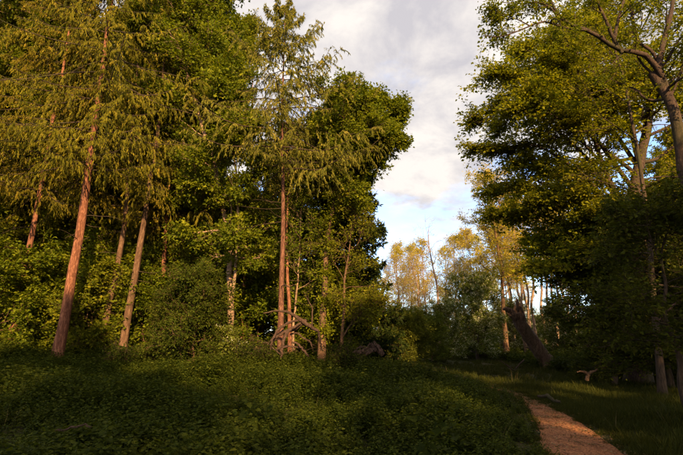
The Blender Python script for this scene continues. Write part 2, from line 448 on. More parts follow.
    if nl:
        # leaf sprays: density varies from twig to twig so the crown keeps gaps and clumps
        dens = np.clip(rng.normal(1, 0.45, len(b3)), 0.05, 2)
        t = rng.random((len(b3), nl)) * 1.05
        keep = rng.random((len(b3), nl)) < dens[:, None] * 0.6
        c, tn = sample(b3, t)
        B3 = np.broadcast_to(np.arange(len(b3))[:, None], t.shape)
        c = c[keep]; tn = tn[keep]; bi = B3[keep]; n = len(c)
        r = rng.normal(size=(n, 3)); r[:, 2] *= (1 - flat * 0.8)
        d = unit(tn * 0.7 + unit(r))
        c = c + d * size * rng.uniform(0.1, 1.6, n)[:, None]
        nm = unit(np.array([0.1, -0.25, 1.0]) + rng.normal(size=(n, 3)) * spread)
        d = unit(d - nm * np.sum(d * nm, -1, keepdims=True) * 0.8)
        L = size * rng.uniform(0.5, 1.5, n)
        tw_t = rng.normal(0.45, 0.14, len(b3))[bi]
        leaves(crown, c, d, nm, L, L * shape * wl, tw_t + rng.normal(0, 0.13, n))
    if ivy:
        q = 0.12 + 0.75 * rng.random(ivy) ** 1.3
        q = q + 0.02 * np.sin(q * 60)
        c, tn = sample(tp[None], q[None]); a = rng.random(ivy) * 6.28
        o_ = np.stack([np.cos(a), np.sin(a), rng.normal(0, .3, ivy)], 1)
        c = c[0] + o_ * (np.interp(q, k, tr) + rng.exponential(0.16, ivy) * (0.4 + 0.6 * (np.sin(q * 45) > -0.2)))[:, None]
        leaves(crown, c, unit(o_ + rng.normal(size=(ivy, 3)) * 0.6), unit(o_ * 0.6 + np.array([0, 0, .8]) + rng.normal(size=(ivy, 3)) * .4), size * rng.uniform(.6, 1.1, ivy), size * rng.uniform(.5, .8, ivy), rng.normal(0.6, .15, ivy))
    wood.build('trunk', M[bark], root, True)
    if nl:
        crown.build('crown', M[leaf], root)
    if blossom:
        bl = Acc()
        nb = blossom
        i = rng.integers(0, len(b3), nb)
        c = b3[i, rng.integers(1, 3, nb)]
        kx = 7
        c = np.repeat(c, kx, 0) + rng.normal(size=(nb * kx, 3)) * 0.055 + np.array([0, 0, 0.03])
        nm = unit(np.array([0, 0, 1.0]) + rng.normal(size=c.shape) * 0.7)
        d = unit(rng.normal(size=c.shape)); d = unit(d - nm * np.sum(d * nm, -1, keepdims=True))
        leaves(bl, c, d, nm, np.full(len(c), 0.055), np.full(len(c), 0.05), rng.random(len(c)))
        bl.build('blossoms', M['blossom'], root)
    return root

def conifer(name, label, cat, loc, seed, trunk, r0, h0, rad, needle, bark, n1=90, n2=16, nl=22, size=0.16, width=0.035,
            prof=None, elev=(-0.25, 0.5), droop=0.5, hang=0.8, group=None, side=14, rough=0.02, power=0.8, dead=0, l2=0.24, sec_flat=0.75, lean_up=0.9):
    rng = np.random.default_rng(seed)
    root = thing(name, label, cat, loc, group)
    wood, crown = Acc(), Acc()
    tp = crooked(resample(trunk, 44), np.random.default_rng(seed + 900), 0.055)
    k = np.linspace(0, 1, 44)
    tr = r0 * (1 - k * 0.93) * (1 + 0.35 * np.exp(-k * 44 / 1.5))
    tubes(wood, tp, tr, side, rough=rough, rng=rng)
    z = tp[:, 2]; Ht = z[-1]
    hs = h0 + (Ht - 0.15 - h0) * ((np.arange(n1) + rng.random(n1)) / n1)
    tt = np.interp(hs, z, k)
    p, _ = sample(tp[None], tt[None]); p = p[0]
    x = (hs - h0) / (Ht - h0)
    prof = prof or (lambda q: np.clip(1 - q, 0, 1) ** power * (0.75 + 0.25 * np.clip(q * 5, 0, 1)))
    ln = rad * prof(x) * rng.uniform(0.6, 1.2, n1) + 0.25
    el = elev[0] + (elev[1] - elev[0]) * x ** 1.5 + rng.normal(size=n1) * 0.1
    az = np.arange(n1) * 2.39996 + rng.normal(size=n1) * 0.4
    d = np.stack([np.cos(az) * np.cos(el), np.sin(az) * np.cos(el), np.sin(el)], 1)
    tk_acc, wood = wood, Acc()
    b1 = grow(rng, p, d, ln, 10, 0.07, lambda t: (-droop if t < 0.55 else droop * 1.8))
    tubes(wood, b1, np.clip(0.008 * ln, 0.007, 0.045)[:, None] * np.linspace(1, 0.3, 10), 5)
    s2, d2, l2_, t2 = children(rng, b1, ln, n2, 0.12, 1.0, 1.0, sec_flat, lambda t: l2 * (1.15 - 0.8 * t) + 0.05)
    l2_ = np.clip(l2_, 0.15, 1.4)
    bf = np.repeat(np.clip(rng.normal(0.9, 0.32, n1), 0.15, 1.5), n2)
    l2_ = l2_ * np.clip(bf, .5, 1.25)
    b2 = grow(rng, s2, d2, l2_, 5, 0.08, -hang)
    tubes(wood, b2[:, ::2], np.full(len(b2), 0.007)[:, None] * np.linspace(1, 0.5, 3), 3)
    t = rng.random((len(b2), nl))
    c, tn = sample(b2, t)
    dens = np.clip(rng.normal(0.8, 0.3, len(b2)), 0.1, 1) * np.clip(l2_ / 0.8, 0.35, 1) * bf
    keep = rng.random(t.shape) < dens[:, None]
    bi = np.broadcast_to(np.arange(len(b2))[:, None], t.shape)[keep]
    c = c[keep]; tn = tn[keep]; n = len(c)
    r = unit(rng.normal(size=(n, 3)))
    d = unit(tn * 0.5 + r * 0.8 + np.array([0, 0, -hang]))
    nm = unit(rng.normal(size=(n, 3)))
    L = size * rng.uniform(0.5, 1.4, n)
    leaves(crown, c, d, nm, L, np.full(n, width) * rng.uniform(0.7, 1.3, n), rng.normal(0.45, 0.15, len(b2))[bi] + rng.normal(0, 0.15, n), 0.1)
    # leader and branch tips
    c = b1[:, -1]; c = np.repeat(c, 8, 0); n = len(c)
    leaves(crown, c, unit(np.repeat(b1[:, -1] - b1[:, -2], 8, 0) * 3 + rng.normal(size=(n, 3)) * 0.4), unit(rng.normal(size=(n, 3))), np.full(n, size), np.full(n, width), rng.normal(0.5, 0.15, n), 0.1)
    if dead:                                              # dead snag branches below the crown
        hz = rng.uniform(h0 * 0.35, h0 * 1.2, dead)
        q, _ = sample(tp[None], np.interp(hz, z, k)[None]); a = rng.random(dead) * 6.28
        dd = np.stack([np.cos(a), np.sin(a), rng.normal(-0.1, 0.15, dead)], 1)
        bd = grow(rng, q[0], dd, rng.uniform(0.4, 2.2, dead), 6, 0.12, -0.1)
        tubes(wood, bd, np.full(dead, 0.02)[:, None] * np.linspace(1, 0.3, 6), 5)
    tk_acc.build('trunk', M[bark], root, True)
    tag(wood.build('branches', M['dark_bark'], root, True), kind='stuff')
    crown.build('crown', M[needle], root)
    return root

def tp_px(pix, Y, dy=None):
    """Trunk polyline (local) from photo points at depth Y; the first point goes into the ground."""
    pts = [at(u, v, Y + (dy[i] if dy else 0)) for i, (u, v) in enumerate(pix)]
    b = pts[0].copy(); b[2] = G(b[0], b[1])
    pts[0] = b - np.array([0, 0, 0.25])
    return [p - b for p in pts], tuple(b)

# ------------------------------------------------------------------ the ground and the path
acc = Acc()
xs = np.concatenate([np.linspace(-900, -60, 12), np.linspace(-55, -21, 14), np.linspace(-20, 20, 110), np.linspace(21, 55, 14), np.linspace(60, 900, 12)])
ys = np.concatenate([np.linspace(-900, -60, 10), np.linspace(-55, -5, 14), np.linspace(-4, 36, 110), np.linspace(38, 100, 30), np.linspace(120, 900, 14)])
X, Yg = np.meshgrid(xs, ys)
nx = len(xs)
V = np.stack([X, Yg, ground(X, Yg)], -1).reshape(-1, 3)
i = (np.arange(len(ys) - 1)[:, None] * nx + np.arange(nx - 1)[None]).ravel()
acc.add(V, np.stack([i, i + 1, i + nx + 1, i + nx], 1))
tag(acc.build('ground', M['soil'], None, True), 'woodland floor of dark soil and low green growth', None, None, 'structure')

path_px = [((545, 455), (620, 455)), ((546, 440), (603, 440)), ((543, 428), (587, 428)), ((535, 416), (568, 416)), ((524, 404), (543, 404)), ((510, 394), (520, 394))]
cen, wid = [], []
for a, b in path_px:
    A, B = onground(*a), onground(*b)
    cen.append((A + B) / 2); wid.append(abs(B[0] - A[0]))
c0 = cen[0]
cen = [c0 + (1.2, -14), c0 + (1.1, -8), c0 + (0.7, -4), c0 + (0.3, -1.7)] + cen + [cen[-1] + (-0.9, 2.6), cen[-1] + (-3.0, 5.0), cen[-1] + (-7, 8.0), cen[-1] + (-12, 12.0)]
wid = [1.4, 1.35, 1.3, 1.3] + wid + [1.1, 1.1, 1.1, 1.1]
PATH = resample(np.column_stack([cen, wid]), 70)
def path_dist(x, y):
    d = np.hypot(x[:, None] - PATH[None, :, 0], y[:, None] - PATH[None, :, 1])
    j = d.argmin(1)
    return d[np.arange(len(x)), j] - PATH[j, 3 if PATH.shape[1] > 3 else 2] / 2
rng = np.random.default_rng(5)
acc = Acc()
tg = unit(np.gradient(PATH[:, :2], axis=0)); nr = np.column_stack([tg[:, 1], -tg[:, 0]])
K = 15
off = np.linspace(-1, 1, K)
edge = 1 + 0.10 * np.sin(np.arange(70) * 0.9) * rng.random(70)
pv = PATH[:, None, :2] + nr[:, None] * (off[None, :, None] * (PATH[:, 2] / 2 * edge)[:, None, None])
pz = ground(pv[..., 0], pv[..., 1]) + 0.02 - 0.012 * np.abs(off)[None] ** 3 + rng.normal(0, 0.003, pv.shape[:2])
V = np.concatenate([pv, pz[..., None]], -1).reshape(-1, 3)
i = (np.arange(69)[:, None] * K + np.arange(K - 1)[None]).ravel()
acc.add(V, np.stack([i, i + 1, i + K + 1, i + K], 1))
tag(acc.build('path', M['gravel'], None, True), 'narrow reddish gravel footpath curving left into the trees', None, None, 'structure')

# ------------------------------------------------------------------ scattered undergrowth (stuff, geometry nodes over real point positions)
def scatter(name, meshes, P, rot, scl, idx, label, mat=None):
    me = bpy.data.meshes.new(name)
    me.vertices.add(len(P)); me.vertices.foreach_set('co', np.asarray(P, np.float32).ravel())
    for nm, ty, ar in (('rot', 'FLOAT_VECTOR', rot), ('scl', 'FLOAT', scl), ('idx', 'INT', idx)):
        a = me.attributes.new(nm, ty, 'POINT')
        a.data.foreach_set('vector' if ty == 'FLOAT_VECTOR' else 'value', np.asarray(ar, np.int32 if ty == 'INT' else np.float32).ravel())
    o = bpy.data.objects.new(name, me); COL.objects.link(o)
    g = bpy.data.node_groups.new(name, 'GeometryNodeTree')
    g.interface.new_socket('Geometry', in_out='INPUT', socket_type='NodeSocketGeometry')
    g.interface.new_socket('Geometry', in_out='OUTPUT', socket_type='NodeSocketGeometry')
    n, l = g.nodes, g.links
    gi, go = n.new('NodeGroupInput'), n.new('NodeGroupOutput')
    gti = n.new('GeometryNodeGeometryToInstance')
    for m in meshes:
        src = bpy.data.objects.new(m.name, m)              # source shape, kept out of the scene
        oi = n.new('GeometryNodeObjectInfo'); oi.inputs['Object'].default_value = src
        oi.inputs['As Instance'].default_value = False
        l.new(oi.outputs['Geometry'], gti.inputs[0])
    iop = n.new('GeometryNodeInstanceOnPoints')
    iop.inputs['Pick Instance'].default_value = True
    def na(nm, ty):
        a = n.new('GeometryNodeInputNamedAttribute'); a.data_type = ty; a.inputs['Name'].default_value = nm
        return a.outputs['Attribute']
    l.new(gi.outputs[0], iop.inputs['Points']); l.new(gti.outputs[0], iop.inputs['Instance'])
    l.new(na('idx', 'INT'), iop.inputs['Instance Index']); l.new(na('rot', 'FLOAT_VECTOR'), iop.inputs['Rotation'])
    l.new(na('scl', 'FLOAT'), iop.inputs['Scale'])
    l.new(iop.outputs[0], go.inputs[0])
    md = o.modifiers.new('scatter', 'NODES'); md.node_group = g
    return tag(o, label, None, None, 'stuff')

def hexleaf(acc, c, d, nm, L, Wd, tint, droop=0.15):
    d = unit(d); s = unit(np.cross(d, nm)); n = np.cross(s, d)
    L = L[:, None]; Wd = Wd[:, None]
    v = np.stack([c, c + d * L * 0.3 + s * Wd * 0.5 + n * Wd * 0.12, c + d * L * 0.68 + s * Wd * 0.36 - n * L * droop * 0.3,
                  c + d * L - n * L * droop * 1.2, c + d * L * 0.68 - s * Wd * 0.36 - n * L * droop * 0.3, c + d * L * 0.3 - s * Wd * 0.5 + n * Wd * 0.12,
                  c + d * L * 0.5 - n * L * droop * 0.2 - n * Wd * 0.05], 1)
    b = (np.arange(len(c)) * 7)[:, None]
    tr = np.concatenate([b + np.array([0, 1, 6]), b + np.array([0, 6, 5])])
    q = np.concatenate([b + np.array([1, 2, 3, 6]), b + np.array([6, 3, 4, 5])])
    acc.add(v.reshape(-1, 3), q, tr, np.tile(tint, 2), np.tile(tint, 2))
def nettle(seed, h, npair, size):
    rng = np.random.default_rng(seed); a = Acc()
    nst = 4
    for s in range(nst):
        b = rng.normal(0, 0.07, 3) * (1, 1, 0)
        st = grow(rng, b[None], np.array([[rng.normal(0, .16), rng.normal(0, .16), 1]]), np.array([h * rng.uniform(.7, 1.1)]), 7, 0.05, 0.1)
        tubes(a, st, np.linspace(0.004, 0.002, 7)[None], 3)
        t = np.repeat(np.linspace(0.22, 1.0, npair), 2)
        c, tn = sample(st, t[None]); c = c[0]
        ph = np.repeat(np.arange(npair) * 1.57 + rng.random() * 6, 2) + np.tile([0, math.pi], npair) + rng.normal(0, .2, 2 * npair)
        d = np.stack([np.cos(ph), np.sin(ph), rng.normal(0.05, .25, 2 * npair)], 1)
        sz = size * (1.15 - 0.65 * t ** 3) * rng.uniform(.8, 1.2, 2 * npair)
        nm = unit(np.array([0, 0, 1.0]) + rng.normal(size=(2 * npair, 3)) * 0.28)
        hexleaf(a, c + d * 0.02, d, nm, sz, sz * 0.62, np.clip(0.30 + 0.35 * t + rng.normal(0, .12, 2 * npair), 0, 1))
    return a.mesh('nettle_plant', M['nettle_leaf'])
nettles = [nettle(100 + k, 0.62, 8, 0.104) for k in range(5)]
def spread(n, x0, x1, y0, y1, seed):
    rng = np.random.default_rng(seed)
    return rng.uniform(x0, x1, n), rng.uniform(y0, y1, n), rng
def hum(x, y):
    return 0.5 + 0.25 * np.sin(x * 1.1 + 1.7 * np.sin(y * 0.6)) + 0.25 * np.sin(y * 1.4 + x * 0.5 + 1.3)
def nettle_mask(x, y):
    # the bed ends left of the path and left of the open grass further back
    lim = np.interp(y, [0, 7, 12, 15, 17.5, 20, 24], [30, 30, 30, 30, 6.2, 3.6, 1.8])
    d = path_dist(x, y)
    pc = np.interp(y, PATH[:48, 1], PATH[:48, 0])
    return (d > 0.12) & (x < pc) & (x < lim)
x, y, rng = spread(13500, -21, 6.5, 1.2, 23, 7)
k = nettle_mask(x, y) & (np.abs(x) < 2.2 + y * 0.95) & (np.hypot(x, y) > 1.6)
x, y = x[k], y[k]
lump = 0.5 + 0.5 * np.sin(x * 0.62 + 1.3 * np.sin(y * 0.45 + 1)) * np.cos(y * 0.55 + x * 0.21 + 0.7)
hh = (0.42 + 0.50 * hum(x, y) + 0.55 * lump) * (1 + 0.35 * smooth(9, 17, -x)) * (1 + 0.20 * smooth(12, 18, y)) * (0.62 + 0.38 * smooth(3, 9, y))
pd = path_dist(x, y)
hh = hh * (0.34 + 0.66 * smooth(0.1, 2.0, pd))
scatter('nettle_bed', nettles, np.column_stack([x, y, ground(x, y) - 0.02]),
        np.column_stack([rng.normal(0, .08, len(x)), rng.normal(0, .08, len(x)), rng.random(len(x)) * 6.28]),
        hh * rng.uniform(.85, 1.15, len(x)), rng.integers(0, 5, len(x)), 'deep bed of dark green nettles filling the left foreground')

def tuft(seed, h, nb, sp, mat='grass_blade', w=0.006, lo=0.2, hi=0.75):
    rng = np.random.default_rng(seed); a = Acc()
    b = rng.normal(0, sp * 0.5, (nb, 3)) * (1, 1, 0)
    an = rng.random(nb) * 6.28; ti = rng.uniform(0.15, 0.7, nb)
    d = np.stack([np.cos(an) * ti, np.sin(an) * ti, np.ones(nb)], 1)
    L = h * rng.uniform(0.5, 1.2, nb)
    p = grow(rng, b, d, L, 4, 0.06, -0.55)
    s = np.stack([-np.sin(an), np.cos(an), np.zeros(nb)], 1)
    ww = np.array([1, .85, .55, 0.05]) * w
    v = np.stack([p - s[:, None] * ww[None, :, None], p + s[:, None] * ww[None, :, None]], 2).reshape(nb, 8, 3)
    q = np.array([[0, 1, 3, 2], [2, 3, 5, 4], [4, 5, 7, 6]])
    q = (q[None] + (np.arange(nb) * 8)[:, None, None]).reshape(-1, 4)
    a.add(v.reshape(-1, 3), q, qt=np.repeat(rng.uniform(lo, hi, nb), 3))
    return a.mesh('grass_tuft', M[mat])
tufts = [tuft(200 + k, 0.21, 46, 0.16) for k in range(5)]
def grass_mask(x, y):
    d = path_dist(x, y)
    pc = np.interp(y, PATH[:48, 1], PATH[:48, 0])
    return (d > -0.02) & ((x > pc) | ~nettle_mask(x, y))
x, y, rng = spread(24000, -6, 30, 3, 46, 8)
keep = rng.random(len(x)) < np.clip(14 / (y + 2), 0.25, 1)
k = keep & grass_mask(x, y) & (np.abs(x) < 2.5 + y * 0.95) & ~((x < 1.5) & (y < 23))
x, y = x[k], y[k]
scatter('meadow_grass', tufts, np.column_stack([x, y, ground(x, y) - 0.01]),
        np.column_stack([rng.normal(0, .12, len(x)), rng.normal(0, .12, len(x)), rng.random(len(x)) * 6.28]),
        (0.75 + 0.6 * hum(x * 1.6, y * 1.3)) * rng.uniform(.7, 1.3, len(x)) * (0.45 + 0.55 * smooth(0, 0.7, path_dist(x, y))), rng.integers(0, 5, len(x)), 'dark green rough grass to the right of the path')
x, y, rng = spread(9000, 2.5, 13, 4, 18, 18)
k = grass_mask(x, y) & (path_dist(x, y) < 4)
x, y = x[k], y[k]
scatter('path_verge_grass', tufts, np.column_stack([x, y, ground(x, y) - 0.01]),
        np.column_stack([rng.normal(0, .2, len(x)), rng.normal(0, .2, len(x)), rng.random(len(x)) * 6.28]),
        rng.uniform(.45, 1.0, len(x)) * (0.55 + 0.45 * smooth(0, 0.5, path_dist(x, y))), rng.integers(0, 5, len(x)), 'short thick grass along both edges of the footpath')
stalks = [tuft(220 + k, 0.6, 5, 0.12, 'dry_stalk', 0.0025, 0.3, 1.0) for k in range(3)]
x, y, rng = spread(200, -10, 20, 4, 34, 9)
k = (path_dist(x, y) > 0.15) & (np.abs(x) < 2.5 + y * 0.8)
x, y = x[k], y[k]
scatter('dry_grass_stalks', stalks, np.column_stack([x, y, ground(x, y)]), np.column_stack([x * 0, x * 0, rng.random(len(x)) * 6.28]),
        rng.uniform(.7, 1.25, len(x)), rng.integers(0, 3, len(x)), 'pale dry stalks standing in the grass and nettles')

docks = [nettle(140 + k, 0.72, 6, 0.15) for k in range(3)]
x, y, rng = spread(420, -20, 6, 5.5, 22, 19)
k = nettle_mask(x, y) & (np.abs(x) < 2.2 + y * 0.95) & (path_dist(x, y) > 1.5) & (np.sin(x * .8 + 2) + np.cos(y * .9) > 0.1)
x, y = x[k], y[k]
scatter('broad_leaved_weeds', docks, np.column_stack([x, y, ground(x, y)]), np.column_stack([rng.normal(0, .2, len(x)), rng.normal(0, .2, len(x)), rng.random(len(x)) * 6.28]),
        rng.uniform(.75, 1.25, len(x)), rng.integers(0, 3, len(x)), 'broader-leaved weeds standing among the nettles')
def litter(seed):
    rg = np.random.default_rng(seed); a = Acc()
    n_ = 5
    leaves(a, rg.normal(0, .06, (n_, 3)) * (1, 1, .05), unit(rg.normal(size=(n_, 3)) * (1, 1, .15)), unit(np.array([0, 0, 1.]) + rg.normal(size=(n_, 3)) * .3), rg.uniform(.03, .06, n_), rg.uniform(.02, .04, n_), rg.random(n_))
    return a.mesh('leaf_litter', M['dry_stalk'])
n = 900
rng = np.random.default_rng(21)
j = rng.integers(8, 48, n); f = rng.normal(0, .75, n)
lx = PATH[j, 0] + nr[j, 0] * f * PATH[j, 2] / 2; ly = PATH[j, 1] + nr[j, 1] * f * PATH[j, 2] / 2 + rng.normal(0, .1, n)
scatter('fallen_leaves', [litter(1), litter(2), litter(3)], np.column_stack([lx, ly, ground(lx, ly) + 0.03]), np.column_stack([lx * 0, lx * 0, rng.random(n) * 6]),
        rng.uniform(.7, 1.3, n), rng.integers(0, 3, n), 'dead brown leaves scattered along the path')

# loose stones and litter on the path
def pebble(seed):
    rng = np.random.default_rng(seed); a = Acc()
    t = (1 + 5 ** .5) / 2
    v = unit(np.array([(-1, t, 0), (1, t, 0), (-1, -t, 0), (1, -t, 0), (0, -1, t), (0, 1, t), (0, -1, -t), (0, 1, -t), (t, 0, -1), (t, 0, 1), (-t, 0, -1), (-t, 0, 1)], float))
    f = [(0, 11, 5), (0, 5, 1), (0, 1, 7), (0, 7, 10), (0, 10, 11), (1, 5, 9), (5, 11, 4), (11, 10, 2), (10, 7, 6), (7, 1, 8), (3, 9, 4), (3, 4, 2), (3, 2, 6), (3, 6, 8), (3, 8, 9), (4, 9, 5), (2, 4, 11), (6, 2, 10), (8, 6, 7), (9, 8, 1)]
    v = v * rng.uniform(.75, 1.2, (12, 1)) * (1, .8, .45)
    a.add(v, None, np.array(f))
    return a.mesh('pebble', M['gravel'])
n = 5200
rng = np.random.default_rng(11)
j = rng.integers(8, 48, n); f = rng.uniform(-1.08, 1.08, n)
px_ = PATH[j, 0] + nr[j, 0] * f * PATH[j, 2] / 2 + rng.normal(0, .15, n); py_ = PATH[j, 1] + nr[j, 1] * f * PATH[j, 2] / 2 + rng.normal(0, .15, n)
scatter('path_gravel', [pebble(1), pebble(2), pebble(3)], np.column_stack([px_, py_, ground(px_, py_) + 0.02]), rng.normal(0, .4, (n, 3)) + np.column_stack([px_ * 0, px_ * 0, rng.random(n) * 6]),
        rng.lognormal(-5.0, .45, n), rng.integers(0, 3, n), 'loose reddish gravel lying on the path')

# low leafy ground cover under the wood
cover = [nettle(120 + k, 0.5, 7, 0.12) for k in range(3)]
x, y, rng = spread(5200, -34, 22, 20, 50, 12)
k = (np.abs(x) < 3 + y * 0.8) & ~((x > 1.5) & (x < 12) & (y < 44)) & (y > 21)
x, y = x[k], y[k]
scatter('woodland_undergrowth', cover, np.column_stack([x, y, ground(x, y)]), np.column_stack([x * 0, x * 0, rng.random(len(x)) * 6.28]),
        rng.uniform(.8, 1.9, len(x)), rng.integers(0, 3, len(x)), 'low leafy undergrowth beneath the trees of the wood')

# ------------------------------------------------------------------ LEFT WOOD
def gl(u, Y, v=352):
    xx = bx(u, Y, v)
    return (xx, Y, G(xx, Y))
def gp(xx, Y):
    return (xx, Y, G(xx, Y))
def straight(rng_seed, H, bend=0.5, n=8):
    r = np.random.default_rng(rng_seed)
    zz = np.linspace(-0.25, H, n)
    off_ = np.cumsum(r.normal(0, bend / n, (n, 2)), 0); off_ -= off_[0]
    return np.column_stack([off_, zz])

tk, b = tp_px([(57, 352), (67, 305), (75, 255), (84, 205), (91, 155), (99, 100), (105, 50), (112, 0), (121, -60), (126, -110)], 19)
larch1 = conifer('larch_tree', 'tall larch with a thick bare pink-brown leaning trunk, nearest at the left', 'tree', b, 21, tk, 0.215, 8.4, 5.4, 'larch_needle', 'pine_bark',
                 n1=130, n2=26, nl=52, size=0.17, width=0.034, hang=1.8, droop=0.35, side=28, rough=0.045, dead=14, power=0.55, elev=(-0.2, 0.3))
tk, b = tp_px([(8, 352), (18, 300), (30, 240), (44, 170), (60, 90), (74, 0), (84, -70)], 20.5)
larch2 = conifer('larch_tree', 'slim larch with a patchily lit trunk at the left edge of the wood', 'tree', b, 22, tk, 0.15, 7.5, 5.0, 'larch_needle', 'pine_bark',
                 n1=110, n2=26, nl=44, size=0.18, width=0.038, hang=1.7, droop=0.35, dead=10, power=0.6)
dup(larch2, gp(-19.5, 18.0), 2.1, 1.08, 'larch at the far left edge whose hanging sprays fill the top left corner')
dup(larch2, gl(158, 24), 4.0, 0.95, 'larch with yellowish hanging sprays above the rounded green bush')
dup(larch2, gp(-21.5, 26), 1.0, 1.1, 'larch standing deep behind the nearest pink-brown trunk', 'larches deep in the left wood')
dup(larch2, gp(-14.0, 29), 5.0, 1.05, 'larch standing deep behind the nearest pink-brown trunk', 'larches deep in the left wood')
for pix, Y, lab, sd, r in (
    ([(101, 352), (107, 310), (118, 265), (125, 225), (131, 150), (136, 80), (140, 10)], 21.6, 'left of the two leaning brown trunks beside the thick pink one', 31, 0.17),
    ([(121, 352), (129, 310), (137, 262), (147, 205), (156, 150), (163, 80), (168, 0)], 21.2, 'right of the two leaning brown trunks beside the thick pink one', 32, 0.19),
    ([(160, 352), (163, 300), (168, 240), (172, 170), (177, 90), (180, 30)], 26, 'thin straight pine trunk showing above the rounded green bush', 33, 0.13),
    ([(241, 352), (244, 300), (247, 255), (250, 190), (252, 120), (254, 60)], 25.5, 'slender pine with an orange-lit trunk between the bush and the spruce', 34, 0.14)):
    tk, b = tp_px(pix, Y)
    conifer('pine_tree', 'pine, ' + lab, 'tree', b, sd, tk, r, 9.5, 2.6, 'larch_needle', 'brown_bark' if sd < 33 else 'pine_bark', n1=34, n2=12, nl=16, size=0.17, width=0.03, hang=0.8, dead=12)
# the spruce in the middle
tk, b = tp_px([(281, 350), (281.5, 300), (282, 250), (282, 200), (282.5, 140), (283.5, 90), (285, 40), (285, 4)], 20.6)
conifer('spruce_tree', 'tall spruce with a straight pinkish trunk and drooping spire against the sky', 'tree', b, 41, tk, 0.150, 9.2, 5.6, 'spruce_needle', 'spruce_bark',
        n1=96, n2=30, nl=44, size=0.17, width=0.036, hang=1.5, droop=0.75, elev=(-0.15, 0.9), dead=22, power=0.85, l2=0.22, sec_flat=0.9)
tk, b = tp_px([(289, 350), (289, 300), (288, 240), (287, 180), (286, 120)], 22)
conifer('spruce_tree', 'second pinkish trunk standing close behind the tall spruce', 'tree', b, 42, tk, 0.11, 8.5, 2.0, 'spruce_needle', 'pine_bark', n1=30, n2=12, nl=20, dead=10)
# oaks
oakA_tk, b = tp_px([(321, 352), (323, 305), (326, 260), (330, 225), (338, 178), (346, 150), (351, 132), (354, 120)], 21.5)
def lp(pix, b, Y):
    return [at(u, v, yy) - np.array(b) for (u, v), yy in zip(pix, Y)]
broadleaf('oak_tree', 'oak with a yellow-green leafy trunk and rounded crown standing against the sky', 'tree', b, 51, oakA_tk, 0.19, 8.6, 2.8, 'oak_leaf', 'brown_bark',
          n1=42, n2=10, n3=7, nl=40, size=0.12, wob=0.16, elev=(0.0, 1.0), tw=(0.35, 0.75), ivy=5200,
          extra=[(lp([(341, 168), (358, 152), (376, 143), (392, 140), (400, 137)], b, (21.5, 21.2, 21, 20.8, 20.6)), 0.07, 0.015),
                 (lp([(344, 148), (362, 130), (382, 118), (402, 108)], b, (21.5, 21.7, 21.8, 21.8)), 0.08, 0.015),
                 (lp([(349, 138), (362, 110), (372, 100), (379, 94)], b, (21.5, 21.4, 21.2, 21)), 0.07, 0.012),
                 (lp([(340, 165), (328, 145), (324, 132), (321, 122)], b, (21.5, 22.0, 22.6, 22.9)), 0.07, 0.012)])
oakB_tk, b = tp_px([(228, 345), (229, 300), (230, 250), (221, 190), (206, 130), (186, 70), (166, 10), (150, -40)], 22)
oakB = broadleaf('oak_tree', 'bright leafy oak left of the spruce with a pale twin-stemmed trunk', 'tree', b, 52, oakB_tk, 0.17, 5.0, 3.4, 'oak_leaf', 'pale_bark',
          ivy=1800, n1=46, n2=10, n3=7, nl=38, size=0.145, wob=0.15, elev=(-0.1, 0.9), tw=(0.4, 0.9),
          extra=[(lp([(229, 318), (235, 280), (238, 230), (238, 180), (228, 120), (214, 75)], b, (22, 21.8, 21.6, 21.4, 21.2, 21)), 0.09, 0.02)])
g0 = 'leafy oaks filling the depth of the left wood'
for u_, Y_, rz_, s_ in ((-10, 24, .3, 1.0), (52, 27, 1.4, 1.0), (88, 28, 2.5, 1.1), (130, 31, 3.6, 1.15), (196, 27, 4.7, .72), (150, 33, 5.8, 1.3), (75, 31, .9, 1.25), (15, 32, 2.0, 1.25), (225, 31, 3.1, .7), (285, 30, 4.2, .7), (-40, 28, 5.3, 1.2), (175, 36, 1.1, 1.05)):
    dup(oakB, gl(u_, Y_), rz_, s_, 'leafy oak deep in the left wood, mostly hidden by the trees before it', g0)
oakC = dup(oakB, gl(160, 26), 2.2, .95, 'broad leafy oak behind the larches at the upper left')
dup(oakB, gl(256, 28), 4.4, 0.62, 'leafy oak standing behind the tall spruce')
dup(oakB, gl(30, 27), 3.3, 1.05, 'leafy oak behind the slim larch at the left edge')
tk, b = tp_px([(341, 352), (343, 310), (347, 265), (351, 232), (356, 200)], 21.5)
broadleaf('ash_sapling', 'thin reddish young tree just right of the leafy oak trunk', 'tree', b, 53, tk, 0.09, 2.3, 1.9, 'oak_leaf', 'brown_bark', n1=16, n2=6, n3=5, nl=26, size=0.09,
          extra=[(lp([(342, 338), (352, 322), (362, 312), (380, 300)], b, (21.5, 21.3, 21.1, 21)), 0.045, 0.012)])
tk, b = tp_px([(294, 350), (295, 310), (297, 270), (301, 235), (303, 205)], 22.5)
broadleaf('ash_sapling', 'slim pale young tree between the spruce trunk and the leafy oak trunk', 'tree', b, 54, tk, 0.075, 3.6, 1.7, 'hazel_leaf', 'pale_bark', n1=16, n2=6, n3=5, nl=24, size=0.10)
